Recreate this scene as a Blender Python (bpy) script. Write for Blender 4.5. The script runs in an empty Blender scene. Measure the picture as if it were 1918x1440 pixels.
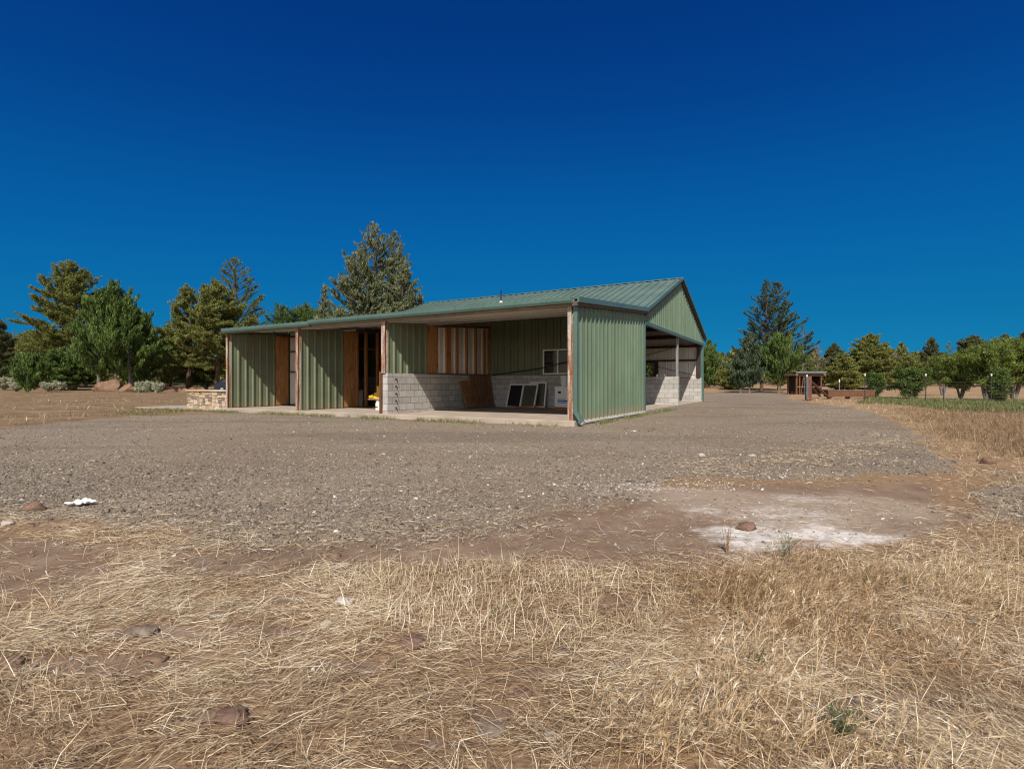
import bpy, math, random
import numpy as np
from mathutils import Vector, Matrix, noise as mnoise

# ------------------------------------------------------------------ scene
scene = bpy.context.scene
COL = scene.collection
R = math.radians
F = 980.0            # focal length in pixels of a 1918 px wide frame
H = 1.0              # eye height
rng = np.random.default_rng(11)
random.seed(11)

def gp(px, py, z=0.0):
    """ground point seen in direction px,py of the 1918x1440 survey"""
    Y = (H - z) * F / (py - 720.0)
    return ((px - 959.0) / F * Y, Y)

def xat(px, Y):
    return (px - 959.0) / F * Y

# ------------------------------------------------------------------ tagging
def tag(o, label=None, cat=None, group=None, kind=None):
    if label: o['label'] = label
    if cat: o['category'] = cat
    if group: o['group'] = group
    if kind: o['kind'] = kind
    return o

def empty(name, loc, rz=0.0):
    o = bpy.data.objects.new(name, None)
    o.empty_display_size = 0.2
    COL.objects.link(o)
    o.location = loc
    o.rotation_euler = (0, 0, rz)
    return o

def copy_tree(o, parent=None):
    c = o.copy(); COL.objects.link(c)
    if parent is not None: c.parent = parent
    for ch in [k for k in COL.objects if k.parent == o]:
        copy_tree(ch, c)
    return c

# ------------------------------------------------------------------ mesh building
def np_mesh(name, V, faces_flat, counts, attrs=None, smooth=False, colattr=None):
    me = bpy.data.meshes.new(name)
    V = np.asarray(V, dtype=np.float32)
    me.vertices.add(len(V)); me.vertices.foreach_set('co', V.ravel())
    faces_flat = np.asarray(faces_flat, dtype=np.int32)
    counts = np.asarray(counts, dtype=np.int32)
    me.loops.add(len(faces_flat)); me.loops.foreach_set('vertex_index', faces_flat)
    me.polygons.add(len(counts))
    starts = np.zeros(len(counts), dtype=np.int32); starts[1:] = np.cumsum(counts)[:-1]
    me.polygons.foreach_set('loop_start', starts)
    me.polygons.foreach_set('use_smooth', np.full(len(counts), smooth, dtype=bool))
    me.update(calc_edges=True)
    for k, v in (attrs or {}).items():
        a = me.attributes.new(k, 'FLOAT', 'POINT')
        a.data.foreach_set('value', np.asarray(v, dtype=np.float32))
    for k, v in (colattr or {}).items():
        a = me.attributes.new(k, 'FLOAT_COLOR', 'POINT')
        a.data.foreach_set('color', np.asarray(v, dtype=np.float32).ravel())
    return me

def link(name, me, mat=None, parent=None, loc=None):
    o = bpy.data.objects.new(name, me)
    COL.objects.link(o)
    if mat is not None: me.materials.append(mat)
    if parent is not None: o.parent = parent
    if loc is not None: o.location = loc
    return o

class MB:
    """collects boxes, bars and sheets, links them as ONE mesh object with metre UVs"""
    def __init__(self):
        self.v = []; self.f = []; self.t = []; self.tint = 0.5
    def add(self, vs, fs):
        b = len(self.v)
        self.v += [tuple(p) for p in vs]
        self.t += [self.tint] * len(vs)
        self.f += [tuple(b + i for i in q) for q in fs]
    def box(self, x0, x1, y0, y1, z0, z1, M=None):
        vs = [Vector((x, y, z)) for z in (z0, z1) for y in (y0, y1) for x in (x0, x1)]
        if M is not None: vs = [M @ p for p in vs]
        self.add(vs, [(0,2,3,1),(4,5,7,6),(0,1,5,4),(2,6,7,3),(0,4,6,2),(1,3,7,5)])
    def bar(self, a, b, w, h, up=(0,0,1)):
        a, b = Vector(a), Vector(b)
        d = b - a; L = d.length; d.normalize()
        s = d.cross(Vector(up))
        if s.length < 1e-4: s = d.cross(Vector((1,0,0)))
        s.normalize(); n = s.cross(d).normalized()
        vs = [a + d*L*k + s*w*i + n*h*j for k in (0,1) for j in (-.5,.5) for i in (-.5,.5)]
        self.add(vs, [(0,1,3,2),(4,6,7,5),(0,4,5,1),(2,3,7,6),(0,2,6,4),(1,5,7,3)])
    def tube(self, pts, rad, n=8, cap=True):
        pts = [Vector(p) for p in pts]
        if not isinstance(rad, (list, tuple)): rad = [rad]*len(pts)
        vs = []; fs = []
        for i, p in enumerate(pts):
            d = (pts[min(i+1, len(pts)-1)] - pts[max(i-1, 0)]).normalized()
            s = d.cross(Vector((0,0,1)))
            if s.length < 1e-3: s = Vector((1,0,0))
            s.normalize(); u = s.cross(d)
            for k in range(n):
                a = 2*math.pi*k/n
                vs.append(p + (s*math.cos(a) + u*math.sin(a))*rad[i])
        for i in range(len(pts)-1):
            for k in range(n):
                k2 = (k+1) % n
                fs.append((i*n+k, i*n+k2, (i+1)*n+k2, (i+1)*n+k))
        if cap:
            fs.append(tuple(range(n-1, -1, -1)))
            fs.append(tuple((len(pts)-1)*n + k for k in range(n)))
        self.add(vs, fs)
    def sheet(self, prof, fn):
        """ribbed sheet: prof = [(a, offset)], fn(a, off, e) -> point for e = 0 and 1"""
        vs = []; fs = []
        for a, o in prof:
            vs.append(fn(a, o, 0)); vs.append(fn(a, o, 1))
        for i in range(len(prof)-1):
            fs.append((2*i, 2*i+2, 2*i+3, 2*i+1))
        self.add(vs, fs)
    def build(self, name, mat, parent=None, bevel=0.0, smooth=False, loc=None):
        me = bpy.data.meshes.new(name)
        me.from_pydata(self.v, [], self.f)
        me.validate(); me.update()
        uv = me.uv_layers.new(name='UVMap')
        for p in me.polygons:
            n = p.normal
            ax, ay, az = abs(n.x), abs(n.y), abs(n.z)
            for li in p.loop_indices:
                c = me.vertices[me.loops[li].vertex_index].co
                if az >= ax and az >= ay: uv.data[li].uv = (c.x, c.y)
                elif ax >= ay: uv.data[li].uv = (c.y, c.z)
                else: uv.data[li].uv = (c.x, c.z)
            if smooth: p.use_smooth = True
        if len(self.t) == len(me.vertices):
            a = me.attributes.new('tint', 'FLOAT', 'POINT')
            a.data.foreach_set('value', np.array(self.t, dtype=np.float32))
        o = link(name, me, mat, parent, loc)
        if bevel > 0:
            m = o.modifiers.new('edge', 'BEVEL'); m.width = bevel; m.segments = 1; m.limit_method = 'ANGLE'
        return o

def ribs(a0, a1, pitch=0.305, h=0.05, minor=0.007, phase=0.0):
    """profile of a ribbed steel panel between a0 and a1"""
    base = [(0,0),(.20,0),(.23,minor),(.27,minor),(.30,0),(.45,0),(.48,minor),(.52,minor),(.55,0),(.72,0),(.79,h),(.91,h),(.98,0)]
    pts = []
    k = math.floor((a0-phase)/pitch) - 1
    while k*pitch + phase < a1:
        for f, o in base:
            a = phase + (k+f)*pitch
            if a0 < a < a1: pts.append((a, o))
        k += 1
    return [(a0, 0)] + pts + [(a1, 0)]

# ------------------------------------------------------------------ vector noise
def _h(ix, iy, s):
    n = (ix.astype(np.int64)*374761393 + iy.astype(np.int64)*668265263 + s*1274126177) & 0xffffffff
    n = ((n ^ (n >> 13)) * 1274126177) & 0xffffffff
    n = (n ^ (n >> 16)) & 0xffffffff
    return n.astype(np.float64) / 4294967295.0

def vnoise(x, y, s=0):
    x = np.asarray(x, dtype=np.float64); y = np.asarray(y, dtype=np.float64)
    ix = np.floor(x); iy = np.floor(y)
    fx = x-ix; fy = y-iy
    fx = fx*fx*(3-2*fx); fy = fy*fy*(3-2*fy)
    a = _h(ix, iy, s); b = _h(ix+1, iy, s); c = _h(ix, iy+1, s); d = _h(ix+1, iy+1, s)
    return (a*(1-fx)+b*fx)*(1-fy) + (c*(1-fx)+d*fx)*fy

def fbm(x, y, s=0, o=4):
    t = 0; a = .5; n = 0
    for k in range(o):
        t = t + a*vnoise(x*2**k, y*2**k, s+k*17); n += a; a *= .5
    return t/n

def sstep(a, b, x):
    t = np.clip((x-a)/(b-a), 0, 1)
    return t*t*(3-2*t)

def poly_sd(pts, X, Y):
    """signed distance to a polygon, positive inside"""
    X = np.asarray(X, dtype=np.float64); Y = np.asarray(Y, dtype=np.float64)
    d = np.full(X.shape, 1e18); inside = np.zeros(X.shape, bool)
    n = len(pts)
    for i in range(n):
        ax, ay = pts[i]; bx, by = pts[(i+1) % n]
        ex, ey = bx-ax, by-ay
        wx, wy = X-ax, Y-ay
        t = np.clip((wx*ex+wy*ey)/(ex*ex+ey*ey+1e-12), 0, 1)
        d = np.minimum(d, (wx-ex*t)**2 + (wy-ey*t)**2)
        if ay != by:
            c = ((ay > Y) != (by > Y)) & (X < (bx-ax)*(Y-ay)/(by-ay) + ax)
            inside ^= c
    d = np.sqrt(d)
    return np.where(inside, d, -d)

# ------------------------------------------------------------------ materials
def srgb(r, g, b):
    f = lambda c: (c/255/12.92) if c/255 <= .04045 else ((c/255+.055)/1.055)**2.4
    return (f(r), f(g), f(b), 1)

class NT:
    def __init__(self, name):
        self.m = bpy.data.materials.new(name); self.m.use_nodes = True
        self.nt = self.m.node_tree; self.nt.nodes.clear()
        self.out = self.nt.nodes.new('ShaderNodeOutputMaterial')
    def n(self, t, **kw):
        nd = self.nt.nodes.new('ShaderNode'+t)
        for k, v in kw.items():
            setattr(nd, k, v)
        return nd
    def l(self, a, b): self.nt.links.new(a, b)
    def sin(self, nd, key, v):
        s = nd.inputs[key]
        if hasattr(v, 'is_output') or isinstance(v, bpy.types.NodeSocket): self.l(v, s)
        else: s.default_value = v
    def attr(self, name, out='Fac'):
        nd = self.n('Attribute'); nd.attribute_name = name; return nd.outputs[out]
    def coord(self, which='Object', scale=None):
        c = self.n('TexCoord').outputs[which]
        if scale is not None:
            m = self.n('Mapping'); self.l(c, m.inputs['Vector']); m.inputs['Scale'].default_value = scale
            c = m.outputs['Vector']
        return c
    def noise(self, vec, scale, detail=4, rough=.55, out='Fac', dist=0):
        nd = self.n('TexNoise'); self.l(vec, nd.inputs['Vector'])
        nd.inputs['Scale'].default_value = scale; nd.inputs['Detail'].default_value = detail
        nd.inputs['Roughness'].default_value = rough; nd.inputs['Distortion'].default_value = dist
        return nd.outputs[out]
    def voro(self, vec, scale, out='Color', feature='F1', rand=1.0):
        nd = self.n('TexVoronoi', feature=feature); self.l(vec, nd.inputs['Vector'])
        nd.inputs['Scale'].default_value = scale
        nd.inputs['Randomness'].default_value = rand
        return nd.outputs[out]
    def ramp(self, fac, stops, interp='LINEAR'):
        nd = self.n('ValToRGB'); self.l(fac, nd.inputs['Fac'])
        cr = nd.color_ramp; cr.interpolation = interp
        while len(cr.elements) > 1: cr.elements.remove(cr.elements[-1])
        for i, (p, c) in enumerate(stops):
            e = cr.elements[0] if i == 0 else cr.elements.new(p)
            e.position = p; e.color = c if len(c) == 4 else (*c, 1)
        return nd.outputs['Color']
    def mix(self, fac, a, b, blend='MIX'):
        nd = self.n('MixRGB', blend_type=blend)
        self.sin(nd, 'Fac', fac); self.sin(nd, 'Color1', a); self.sin(nd, 'Color2', b)
        return nd.outputs['Color']
    def math(self, op, a, b=None, clamp=False):
        nd = self.n('Math', operation=op, use_clamp=clamp)
        self.sin(nd, 0, a)
        if b is not None: self.sin(nd, 1, b)
        return nd.outputs[0]
    def smooth(self, x, a, b):
        nd = self.n('MapRange', interpolation_type='SMOOTHSTEP')
        self.sin(nd, 'Value', x)
        nd.inputs['From Min'].default_value = a; nd.inputs['From Max'].default_value = b
        return nd.outputs['Result']
    def bump(self, h, strength=.3, dist=.01, normal=None):
        nd = self.n('Bump'); self.l(h, nd.inputs['Height'])
        nd.inputs['Strength'].default_value = strength; nd.inputs['Distance'].default_value = dist
        if normal is not None: self.l(normal, nd.inputs['Normal'])
        return nd.outputs['Normal']
    def bsdf(self, col, rough=.6, spec=.3, metal=0, normal=None):
        b = self.n('BsdfPrincipled')
        self.sin(b, 'Base Color', col); self.sin(b, 'Roughness', rough)
        b.inputs['Specular IOR Level'].default_value = spec; self.sin(b, 'Metallic', metal)
        if normal is not None: self.l(normal, b.inputs['Normal'])
        self.l(b.outputs[0], self.out.inputs['Surface'])
        return b

def m_simple(name, col, rough=.6, spec=.3, var=.25, scale=6, bump=.15, bdist=.004, metal=0):
    n = NT(name); c = n.coord('Object')
    f = n.noise(c, scale, 6, .6)
    d = tuple(x*(1-var) for x in col[:3])+(1,); e = tuple(min(1, x*(1+var)) for x in col[:3])+(1,)
    colr = n.ramp(f, [(.3, d), (.7, e)])
    nb = n.bump(n.noise(c, scale*6, 4), bump, bdist)
    n.bsdf(colr, rough, spec, metal, nb)
    return n.m

def m_paint_metal(name, col, rough=.42, dirt=(.10,.075,.05,1), amt=.35, splash=False, spec=.4):
    """painted steel sheet with faded, dusty streaks running down it"""
    n = NT(name)
    c = n.coord('Object', (9, 9, .35)); c2 = n.coord('Object')
    s = n.noise(c, 1.0, 5, .6); b = n.noise(c2, .9, 5, .6)
    col2 = tuple(min(1, x*1.22) for x in col[:3])+(1,); col1 = tuple(x*.84 for x in col[:3])+(1,)
    base = n.ramp(b, [(.25, col1), (.75, col2)])
    k = n.smooth(n.math('MULTIPLY', s, n.noise(c2, 1.7, 3)), .26, .46)
    k = n.math('MULTIPLY', k, amt)
    colr = n.mix(k, base, dirt)
    scr = n.smooth(n.noise(n.coord('Object', (1, 1, 14)), 2.2, 6, .7), .70, .78)
    colr = n.mix(n.math('MULTIPLY', scr, .22), colr, (.45, .47, .43, 1))
    sx = n.n('SeparateXYZ'); n.l(c2, sx.inputs[0])
    pan = n.math('FLOOR', n.math('MULTIPLY', n.math('ADD', sx.outputs[0], sx.outputs[1]), 1/.915))
    wn_ = n.n('TexWhiteNoise', noise_dimensions='1D'); n.l(pan, wn_.inputs['W'])
    colr = n.mix(n.math('MULTIPLY', wn_.outputs['Value'], .22), colr, tuple(min(1, x*.72) for x in col[:3])+(1,))
    lap = n.math('ABSOLUTE', n.math('SUBTRACT', n.math('FRACT', n.math('MULTIPLY', n.math('ADD', sx.outputs[0], sx.outputs[1]), 1/.915)), .5))
    colr = n.mix(n.math('MULTIPLY', n.smooth(lap, .487, .496), .55), colr, (.03, .035, .025, 1))
    if splash:
        zz = n.math('ADD', sx.outputs[2], n.math('MULTIPLY', n.noise(n.coord('Object', (3, 3, 1.2)), 2.4, 6, .7), -.55))
        colr = n.mix(n.math('MULTIPLY', n.smooth(zz, .16, -.14), .55), colr, (.20, .145, .095, 1))
    rg = n.math('ADD', n.math('MULTIPLY', b, .25), rough-.1)
    n.bsdf(colr, rg, spec, 0, n.bump(n.noise(c2, 2.2, 3), .16, .02))
    return n.m

def m_blocks(name):
    n = NT(name); uv = n.coord('UV')
    br = n.n('TexBrick'); n.l(uv, br.inputs['Vector'])
    br.offset = .5; br.squash = 1
    br.inputs['Scale'].default_value = 1; br.inputs['Mortar Size'].default_value = .007
    br.inputs['Mortar Smooth'].default_value = .25
    br.inputs['Brick Width'].default_value = .406; br.inputs['Row Height'].default_value = .2033
    br.inputs['Color1'].default_value = (.50, .475, .44, 1); br.inputs['Color2'].default_value = (.36, .34, .315, 1)
    br.inputs['Mortar'].default_value = (.155, .14, .12, 1); br.inputs['Bias'].default_value = -.25
    f = n.noise(n.coord('Object'), 7, 7, .65)
    g = n.noise(n.coord('Object'), 1.3, 4, .6)
    col = n.mix(.55, br.outputs['Color'], n.ramp(f, [(.3, (.62, .60, .57, 1)), (.7, (1, 1, 1, 1))]), 'MULTIPLY')
    col = n.mix(n.math('MULTIPLY', n.smooth(g, .48, .72), .4), col, (.25, .215, .17, 1))
    h = n.math('SUBTRACT', n.noise(n.coord('Object'), 60, 5, .7), n.math('MULTIPLY', br.outputs['Fac'], 3))
    n.bsdf(col, .9, .15, 0, n.bump(h, .5, .006))
    return n.m

def m_wood(name, c1, c2, axis=(1, 14, 14), rough=.75, knots=True):
    n = NT(name); c = n.coord('Object', axis)
    a = n.noise(c, 2.2, 6, .62, dist=.8)
    b = n.noise(n.coord('Object'), 2.0, 4, .6)
    col = n.ramp(a, [(.25, c1), (.75, c2)])
    dk = tuple(x*.45 for x in c1[:3])+(1,)
    col = n.mix(n.math('MULTIPLY', n.smooth(n.noise(n.coord('Object', tuple(x*.45 for x in axis)), 3.1, 7, .72, dist=1.5), .50, .66), .72), col, dk)
    col = n.mix(n.math('MULTIPLY', n.smooth(b, .52, .75), .5), col, dk)
    n.bsdf(col, rough, .2, 0, n.bump(a, .25, .004))
    return n.m

def m_rust_post(name):
    n = NT(name); c = n.coord('Object', (6, 6, .5)); o = n.coord('Object')
    a = n.noise(c, 2.2, 5, .6, dist=.3); b = n.noise(o, 18, 5, .6)
    rust = n.ramp(b, [(.3, (.15, .055, .024, 1)), (.7, (.36, .15, .06, 1))])
    pale = n.ramp(b, [(.3, (.34, .29, .24, 1)), (.7, (.58, .52, .45, 1))])
    col = n.mix(n.math('MULTIPLY', n.smooth(a, .44, .60), .85), rust, pale)
    col = n.mix(n.math('MULTIPLY', n.smooth(n.noise(c, 3.3, 3), .56, .62), .6), col, (.20, .21, .22, 1))
    n.bsdf(col, .75, .3, 0, n.bump(b, .35, .003))
    return n.m

def m_foliage(name, dark, light, trans=.25, hue=None):
    n = NT(name)
    t = n.attr('tint')
    col = n.ramp(t, [(0, dark), (.55, tuple((a+b)/2 for a, b in zip(dark[:3], light[:3]))), (1, light)])
    if hue is not None:
        col = n.mix(n.smooth(n.noise(n.coord('Object'), .5, 3), .5, .75), col, hue)
    p = n.n('BsdfPrincipled'); n.sin(p, 'Base Color', col)
    p.inputs['Roughness'].default_value = .6; p.inputs['Specular IOR Level'].default_value = .2
    tr = n.n('BsdfTranslucent'); n.sin(tr, 'Color', n.mix(1, col, (1.25, 1.25, .7, 1), 'MULTIPLY'))
    mx = n.n('MixShader'); mx.inputs[0].default_value = trans
    n.l(p.outputs[0], mx.inputs[1]); n.l(tr.outputs[0], mx.inputs[2]); n.l(mx.outputs[0], n.out.inputs['Surface'])
    return n.m

def m_bark(name, c1, c2):
    n = NT(name); c = n.coord('Object', (6, 6, 1.2))
    a = n.noise(c, 2.5, 6, .65)
    n.bsdf(n.ramp(a, [(.3, c1), (.7, c2)]), .9, .1, 0, n.bump(a, .6, .03))
    return n.m

def m_tint(name, stops, rough=.7, spec=.2, bumpscale=None, trans=0.0):
    n = NT(name); t = n.attr('tint')
    col = n.ramp(t, stops)
    nb = None
    if bumpscale:
        f = n.noise(n.coord('Object'), bumpscale, 5, .65)
        col = n.mix(.6, col, n.ramp(f, [(.3, (.55, .55, .55, 1)), (.7, (1.1, 1.1, 1.1, 1))]), 'MULTIPLY')
        nb = n.bump(f, .5, .3/bumpscale)
    b = n.bsdf(col, rough, spec, 0, nb)
    if trans > 0:
        tr = n.n('BsdfTranslucent'); n.sin(tr, 'Color', col)
        mx = n.n('MixShader'); mx.inputs[0].default_value = trans
        n.l(b.outputs[0], mx.inputs[1]); n.l(tr.outputs[0], mx.inputs[2]); n.l(mx.outputs[0], n.out.inputs['Surface'])
    return n.m

def m_glass(name):
    n = NT(name)
    b = n.n('BsdfPrincipled')
    b.inputs['Base Color'].default_value = (.75, .8, .78, 1); b.inputs['Roughness'].default_value = .04
    b.inputs['Specular IOR Level'].default_value = .6
    t = n.n('BsdfTransparent'); t.inputs[0].default_value = (.62, .66, .62, 1)
    mx = n.n('MixShader'); mx.inputs[0].default_value = .22
    b.inputs['Base Color'].default_value = (.10, .10, .09, 1)
    n.l(t.outputs[0], mx.inputs[1]); n.l(b.outputs[0], mx.inputs[2]); n.l(mx.outputs[0], n.out.inputs['Surface'])
    return n.m

M = {}
M['wall'] = m_paint_metal('sage_steel', (.108, .158, .098, 1), dirt=(.15, .10, .06, 1), amt=.35, splash=True)
M['wallin'] = m_paint_metal('sage_steel_inside', (.150, .172, .105, 1), dirt=(.15, .085, .045, 1), amt=.6, rough=.5, splash=True)
M['teal'] = m_paint_metal('teal_trim_steel', (.075, .130, .108, 1), amt=.15, rough=.38)
M['roof'] = m_paint_metal('teal_roof_steel', (.115, .168, .140, 1), amt=.12, rough=.42)
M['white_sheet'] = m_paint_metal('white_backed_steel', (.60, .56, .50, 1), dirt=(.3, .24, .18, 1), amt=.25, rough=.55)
M['liner'] = m_paint_metal('darkened_ceiling_steel', (.23, .19, .15, 1), dirt=(.34, .28, .2, 1), amt=.2, rough=.6)  # ceiling darkened in colour so the white purlins read as lit edges
M['blocks'] = m_blocks('concrete_block')
M['concrete'] = m_simple('slab_concrete', (.37, .30, .235, 1), .85, .2, .18, 2.2, .3, .004)
M['ply'] = m_wood('weathered_plywood', (.22, .095, .032, 1), (.50, .26, .10, 1), (9, 9, 1.1))
M['ply_worn'] = m_wood('worn_plywood', (.20, .09, .036, 1), (.40, .20, .09, 1), (7, 7, 1.4))
M['ply_dark'] = m_wood('old_brown_board', (.16, .085, .042, 1), (.31, .18, .10, 1), (8, 8, 1.2))
M['stud'] = m_wood('orange_framing_timber', (.27, .095, .03, 1), (.46, .19, .07, 1), (14, 14, .8))
M['brown_timber'] = m_wood('brown_stained_timber', (.10, .042, .022, 1), (.21, .095, .05, 1), (14, 14, .8))
M['grey_timber'] = m_wood('greyed_timber', (.16, .13, .10, 1), (.30, .25, .20, 1), (10, 10, .9))
M['rust'] = m_rust_post('rusted_steel_post')
M['steel'] = m_simple('dark_primer_steel', (.045, .028, .022, 1), .6, .3, .4, 5)
M['slate'] = m_simple('slate_blue_plate', (.085, .11, .125, 1), .5, .35, .25, 4)
M['galv'] = m_simple('dull_galvanised_steel', (.27, .28, .28, 1), .45, .4, .2, 8, metal=.3)
M['beam'] = m_simple('tan_eave_beam', (.25, .195, .14, 1), .7, .2, .25, 3)
M['rake_brown'] = m_simple('umber_rake_board', (.105, .075, .052, 1), .7, .2, .2, 4)  # dark brown of the boards under the rake trim
M['white'] = m_simple('white_vinyl', (.72, .70, .66, 1), .45, .35, .08, 5)
M['black'] = m_simple('black_plastic', (.012, .012, .013, 1), .5, .3, .3, 5)
M['glass'] = m_glass('dusty_window_glass')
M['yellow'] = m_simple('yellow_machine_paint', (.66, .40, .02, 1), .5, .35, .25, 12)
M['blue'] = m_simple('blue_print', (.03, .11, .42, 1), .6, .2, .1, 5)
M['bark'] = m_bark('conifer_bark', (.055, .036, .026, 1), (.15, .10, .075, 1))
M['bark_grey'] = m_bark('grey_bark', (.09, .075, .06, 1), (.26, .22, .18, 1))
# ------------------------------------------------------------------ camera, sky, sun
cam_d = bpy.data.cameras.new('camera'); cam = bpy.data.objects.new('camera', cam_d); COL.objects.link(cam)
cam.location = (0, 0, H); cam.rotation_euler = (R(90), 0, 0)
cam_d.sensor_width = 36; cam_d.lens = 36*F/1918.0
cam_d.clip_start = .05; cam_d.clip_end = 6000
scene.camera = cam

SUN_EL = R(46.3)
SUN_DX, SUN_DY = .1056, .9945          # horizontal travel of the light
world = bpy.data.worlds.new('World'); scene.world = world; world.use_nodes = True
wn = world.node_tree; wn.nodes.clear()
sky = wn.nodes.new('ShaderNodeTexSky'); sky.sky_type = 'NISHITA'; sky.sun_disc = False
sky.sun_elevation = SUN_EL; sky.sun_rotation = math.atan2(-SUN_DX, -SUN_DY)
sky.altitude = 1500; sky.air_density = .9; sky.dust_density = .1; sky.ozone_density = 6
tintn = wn.nodes.new('ShaderNodeMixRGB'); tintn.blend_type = 'MULTIPLY'; tintn.inputs[0].default_value = 1
tintn.inputs[2].default_value = (.09*.02, .09*.92, .09*1.12, 1)       # deep, polarised high-desert blue
crv = wn.nodes.new('ShaderNodeRGBCurve')
for ch, pts in ((1, [(.087, .039), (.175, .105), (.402, .176), (1, .26)]), (2, [(.235, .212), (.44, .356), (.812, .415), (1, .45)])):
    c = crv.mapping.curves[ch]
    c.points[1].location = pts[-1]
    for p in pts[:-1]: c.points.new(*p)
crv.mapping.update()
gain = wn.nodes.new('ShaderNodeMixRGB'); gain.blend_type = 'MULTIPLY'; gain.inputs[0].default_value = 1
gain.inputs[2].default_value = (6.42, 6.42, 6.42, 1)
# the sky is deep blue away from the sun; behind the camera it is brightened and paled as added fill
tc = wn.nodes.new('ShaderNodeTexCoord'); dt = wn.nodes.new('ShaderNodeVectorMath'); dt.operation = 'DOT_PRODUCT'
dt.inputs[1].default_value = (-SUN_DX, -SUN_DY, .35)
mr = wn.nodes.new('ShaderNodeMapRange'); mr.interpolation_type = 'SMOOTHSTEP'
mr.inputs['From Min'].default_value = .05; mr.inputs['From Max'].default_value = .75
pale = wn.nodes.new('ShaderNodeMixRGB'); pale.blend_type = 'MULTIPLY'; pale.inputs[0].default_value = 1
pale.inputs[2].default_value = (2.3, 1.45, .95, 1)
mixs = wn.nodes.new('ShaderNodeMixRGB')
bg = wn.nodes.new('ShaderNodeBackground'); bg.inputs['Strength'].default_value = .10
wo = wn.nodes.new('ShaderNodeOutputWorld'); wl = wn.links.new
wl(sky.outputs[0], tintn.inputs[1]); wl(tintn.outputs[0], crv.inputs['Color']); wl(crv.outputs[0], gain.inputs[1])
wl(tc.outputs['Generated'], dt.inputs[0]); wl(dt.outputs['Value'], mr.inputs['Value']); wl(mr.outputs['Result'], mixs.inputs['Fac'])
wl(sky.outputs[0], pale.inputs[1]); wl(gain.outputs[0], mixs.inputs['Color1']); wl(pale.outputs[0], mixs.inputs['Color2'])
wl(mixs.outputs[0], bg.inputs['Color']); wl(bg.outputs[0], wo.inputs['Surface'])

sd = bpy.data.lights.new('sun', 'SUN'); sun = bpy.data.objects.new('sun', sd); COL.objects.link(sun)
sd.energy = 3.6; sd.angle = R(.53); sd.color = (1.0, .945, .86)
sun.rotation_euler = Vector((SUN_DX*math.cos(SUN_EL), SUN_DY*math.cos(SUN_EL), -math.sin(SUN_EL))).to_track_quat('-Z', 'Y').to_euler()
sun.location = (-3, -20, 25)

vs = scene.view_settings
vs.view_transform = 'Standard'; vs.look = 'None'; vs.exposure = .64; vs.gamma = 1; vs.use_curve_mapping = False
scene.cycles.max_bounces = 8; scene.cycles.diffuse_bounces = 5; scene.cycles.transparent_max_bounces = 12
scene.cycles.use_denoising = True; scene.cycles.pixel_filter_type = 'BLACKMAN_HARRIS'; scene.cycles.filter_width = 1.15

# ------------------------------------------------------------------ ground masks (where each surface lies)
W = lambda L: [gp(*p) for p in L]
P_GRAVEL = W([(-900,870),(-400,840),(0,803),(165,784),(420,773),(700,768),(1000,758),(1330,733.5),(1430,733.5),(1486,737),(1470,744),(1500,752),(1560,759),(1640,772),
              (1700,800),(1745,830),(1772,862),(1745,893),(1600,902),(1450,898),(1330,897),(1180,918),(1090,938),(1010,965),(960,985),
              (800,1003),(600,1020),(400,1005),(200,985),(0,962),(-500,925),(-900,900)])
P_DIRT1 = W([(180,1062),(330,1040),(500,1022),(650,1010),(850,992),(1000,968),(1090,940),(1200,915),(1400,905),(1600,905),(1745,897),(1800,930),(1760,980),
             (1690,1008),(1500,1020),(1340,1046),(1000,1060),(800,1064),(640,1068),(420,1082)])
P_DIRT2 = W([(-300,995),(0,1000),(140,1008),(230,1024),(190,1066),(70,1108),(-300,1140)])
P_GRAV2 = W([(1842,905),(1900,890),(1990,890),(1990,985),(1900,975),(1830,950)])
LIME = [(1500,1000,170,17),(1405,1014,80,15),(1630,1002,70,12),(1355,985,50,8)]
DUST = [(1230,912,120,11),(1120,920,60,8),(1500,934,80,9),(1320,952,60,6),(1450,965,160,22)]
DIRT_SPOTS = [(600,1102,70,9),(290,1190,120,14),(500,1120,110,10),(160,1105,60,8),(480,1180,90,14),(150,1250,170,18),(340,1240,70,9),(970,1175,40,9),(1000,1250,80,14),
              (900,1320,90,16),(1150,1120,60,8),(1560,1330,120,22),(400,1345,70,12),(800,1380,120,20),(1290,1300,90,15),(1700,1300,140,18),(1690,930,70,12),(1790,965,60,9),(640,1250,60,12)]

def ell(L, X, Y, grow=1.0):
    m = np.full(np.shape(X), -9.0)
    for (cx, cy, rx, ry) in L:
        x0, y0 = gp(cx, cy); xa, _ = gp(cx+rx, cy); _, ya = gp(cx, cy-ry)
        d = np.sqrt(((X-x0)/((xa-x0)*grow))**2 + ((Y-y0)/((ya-y0)*grow))**2)
        m = np.maximum(m, 1-d)
    return m   # >0 inside

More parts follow.
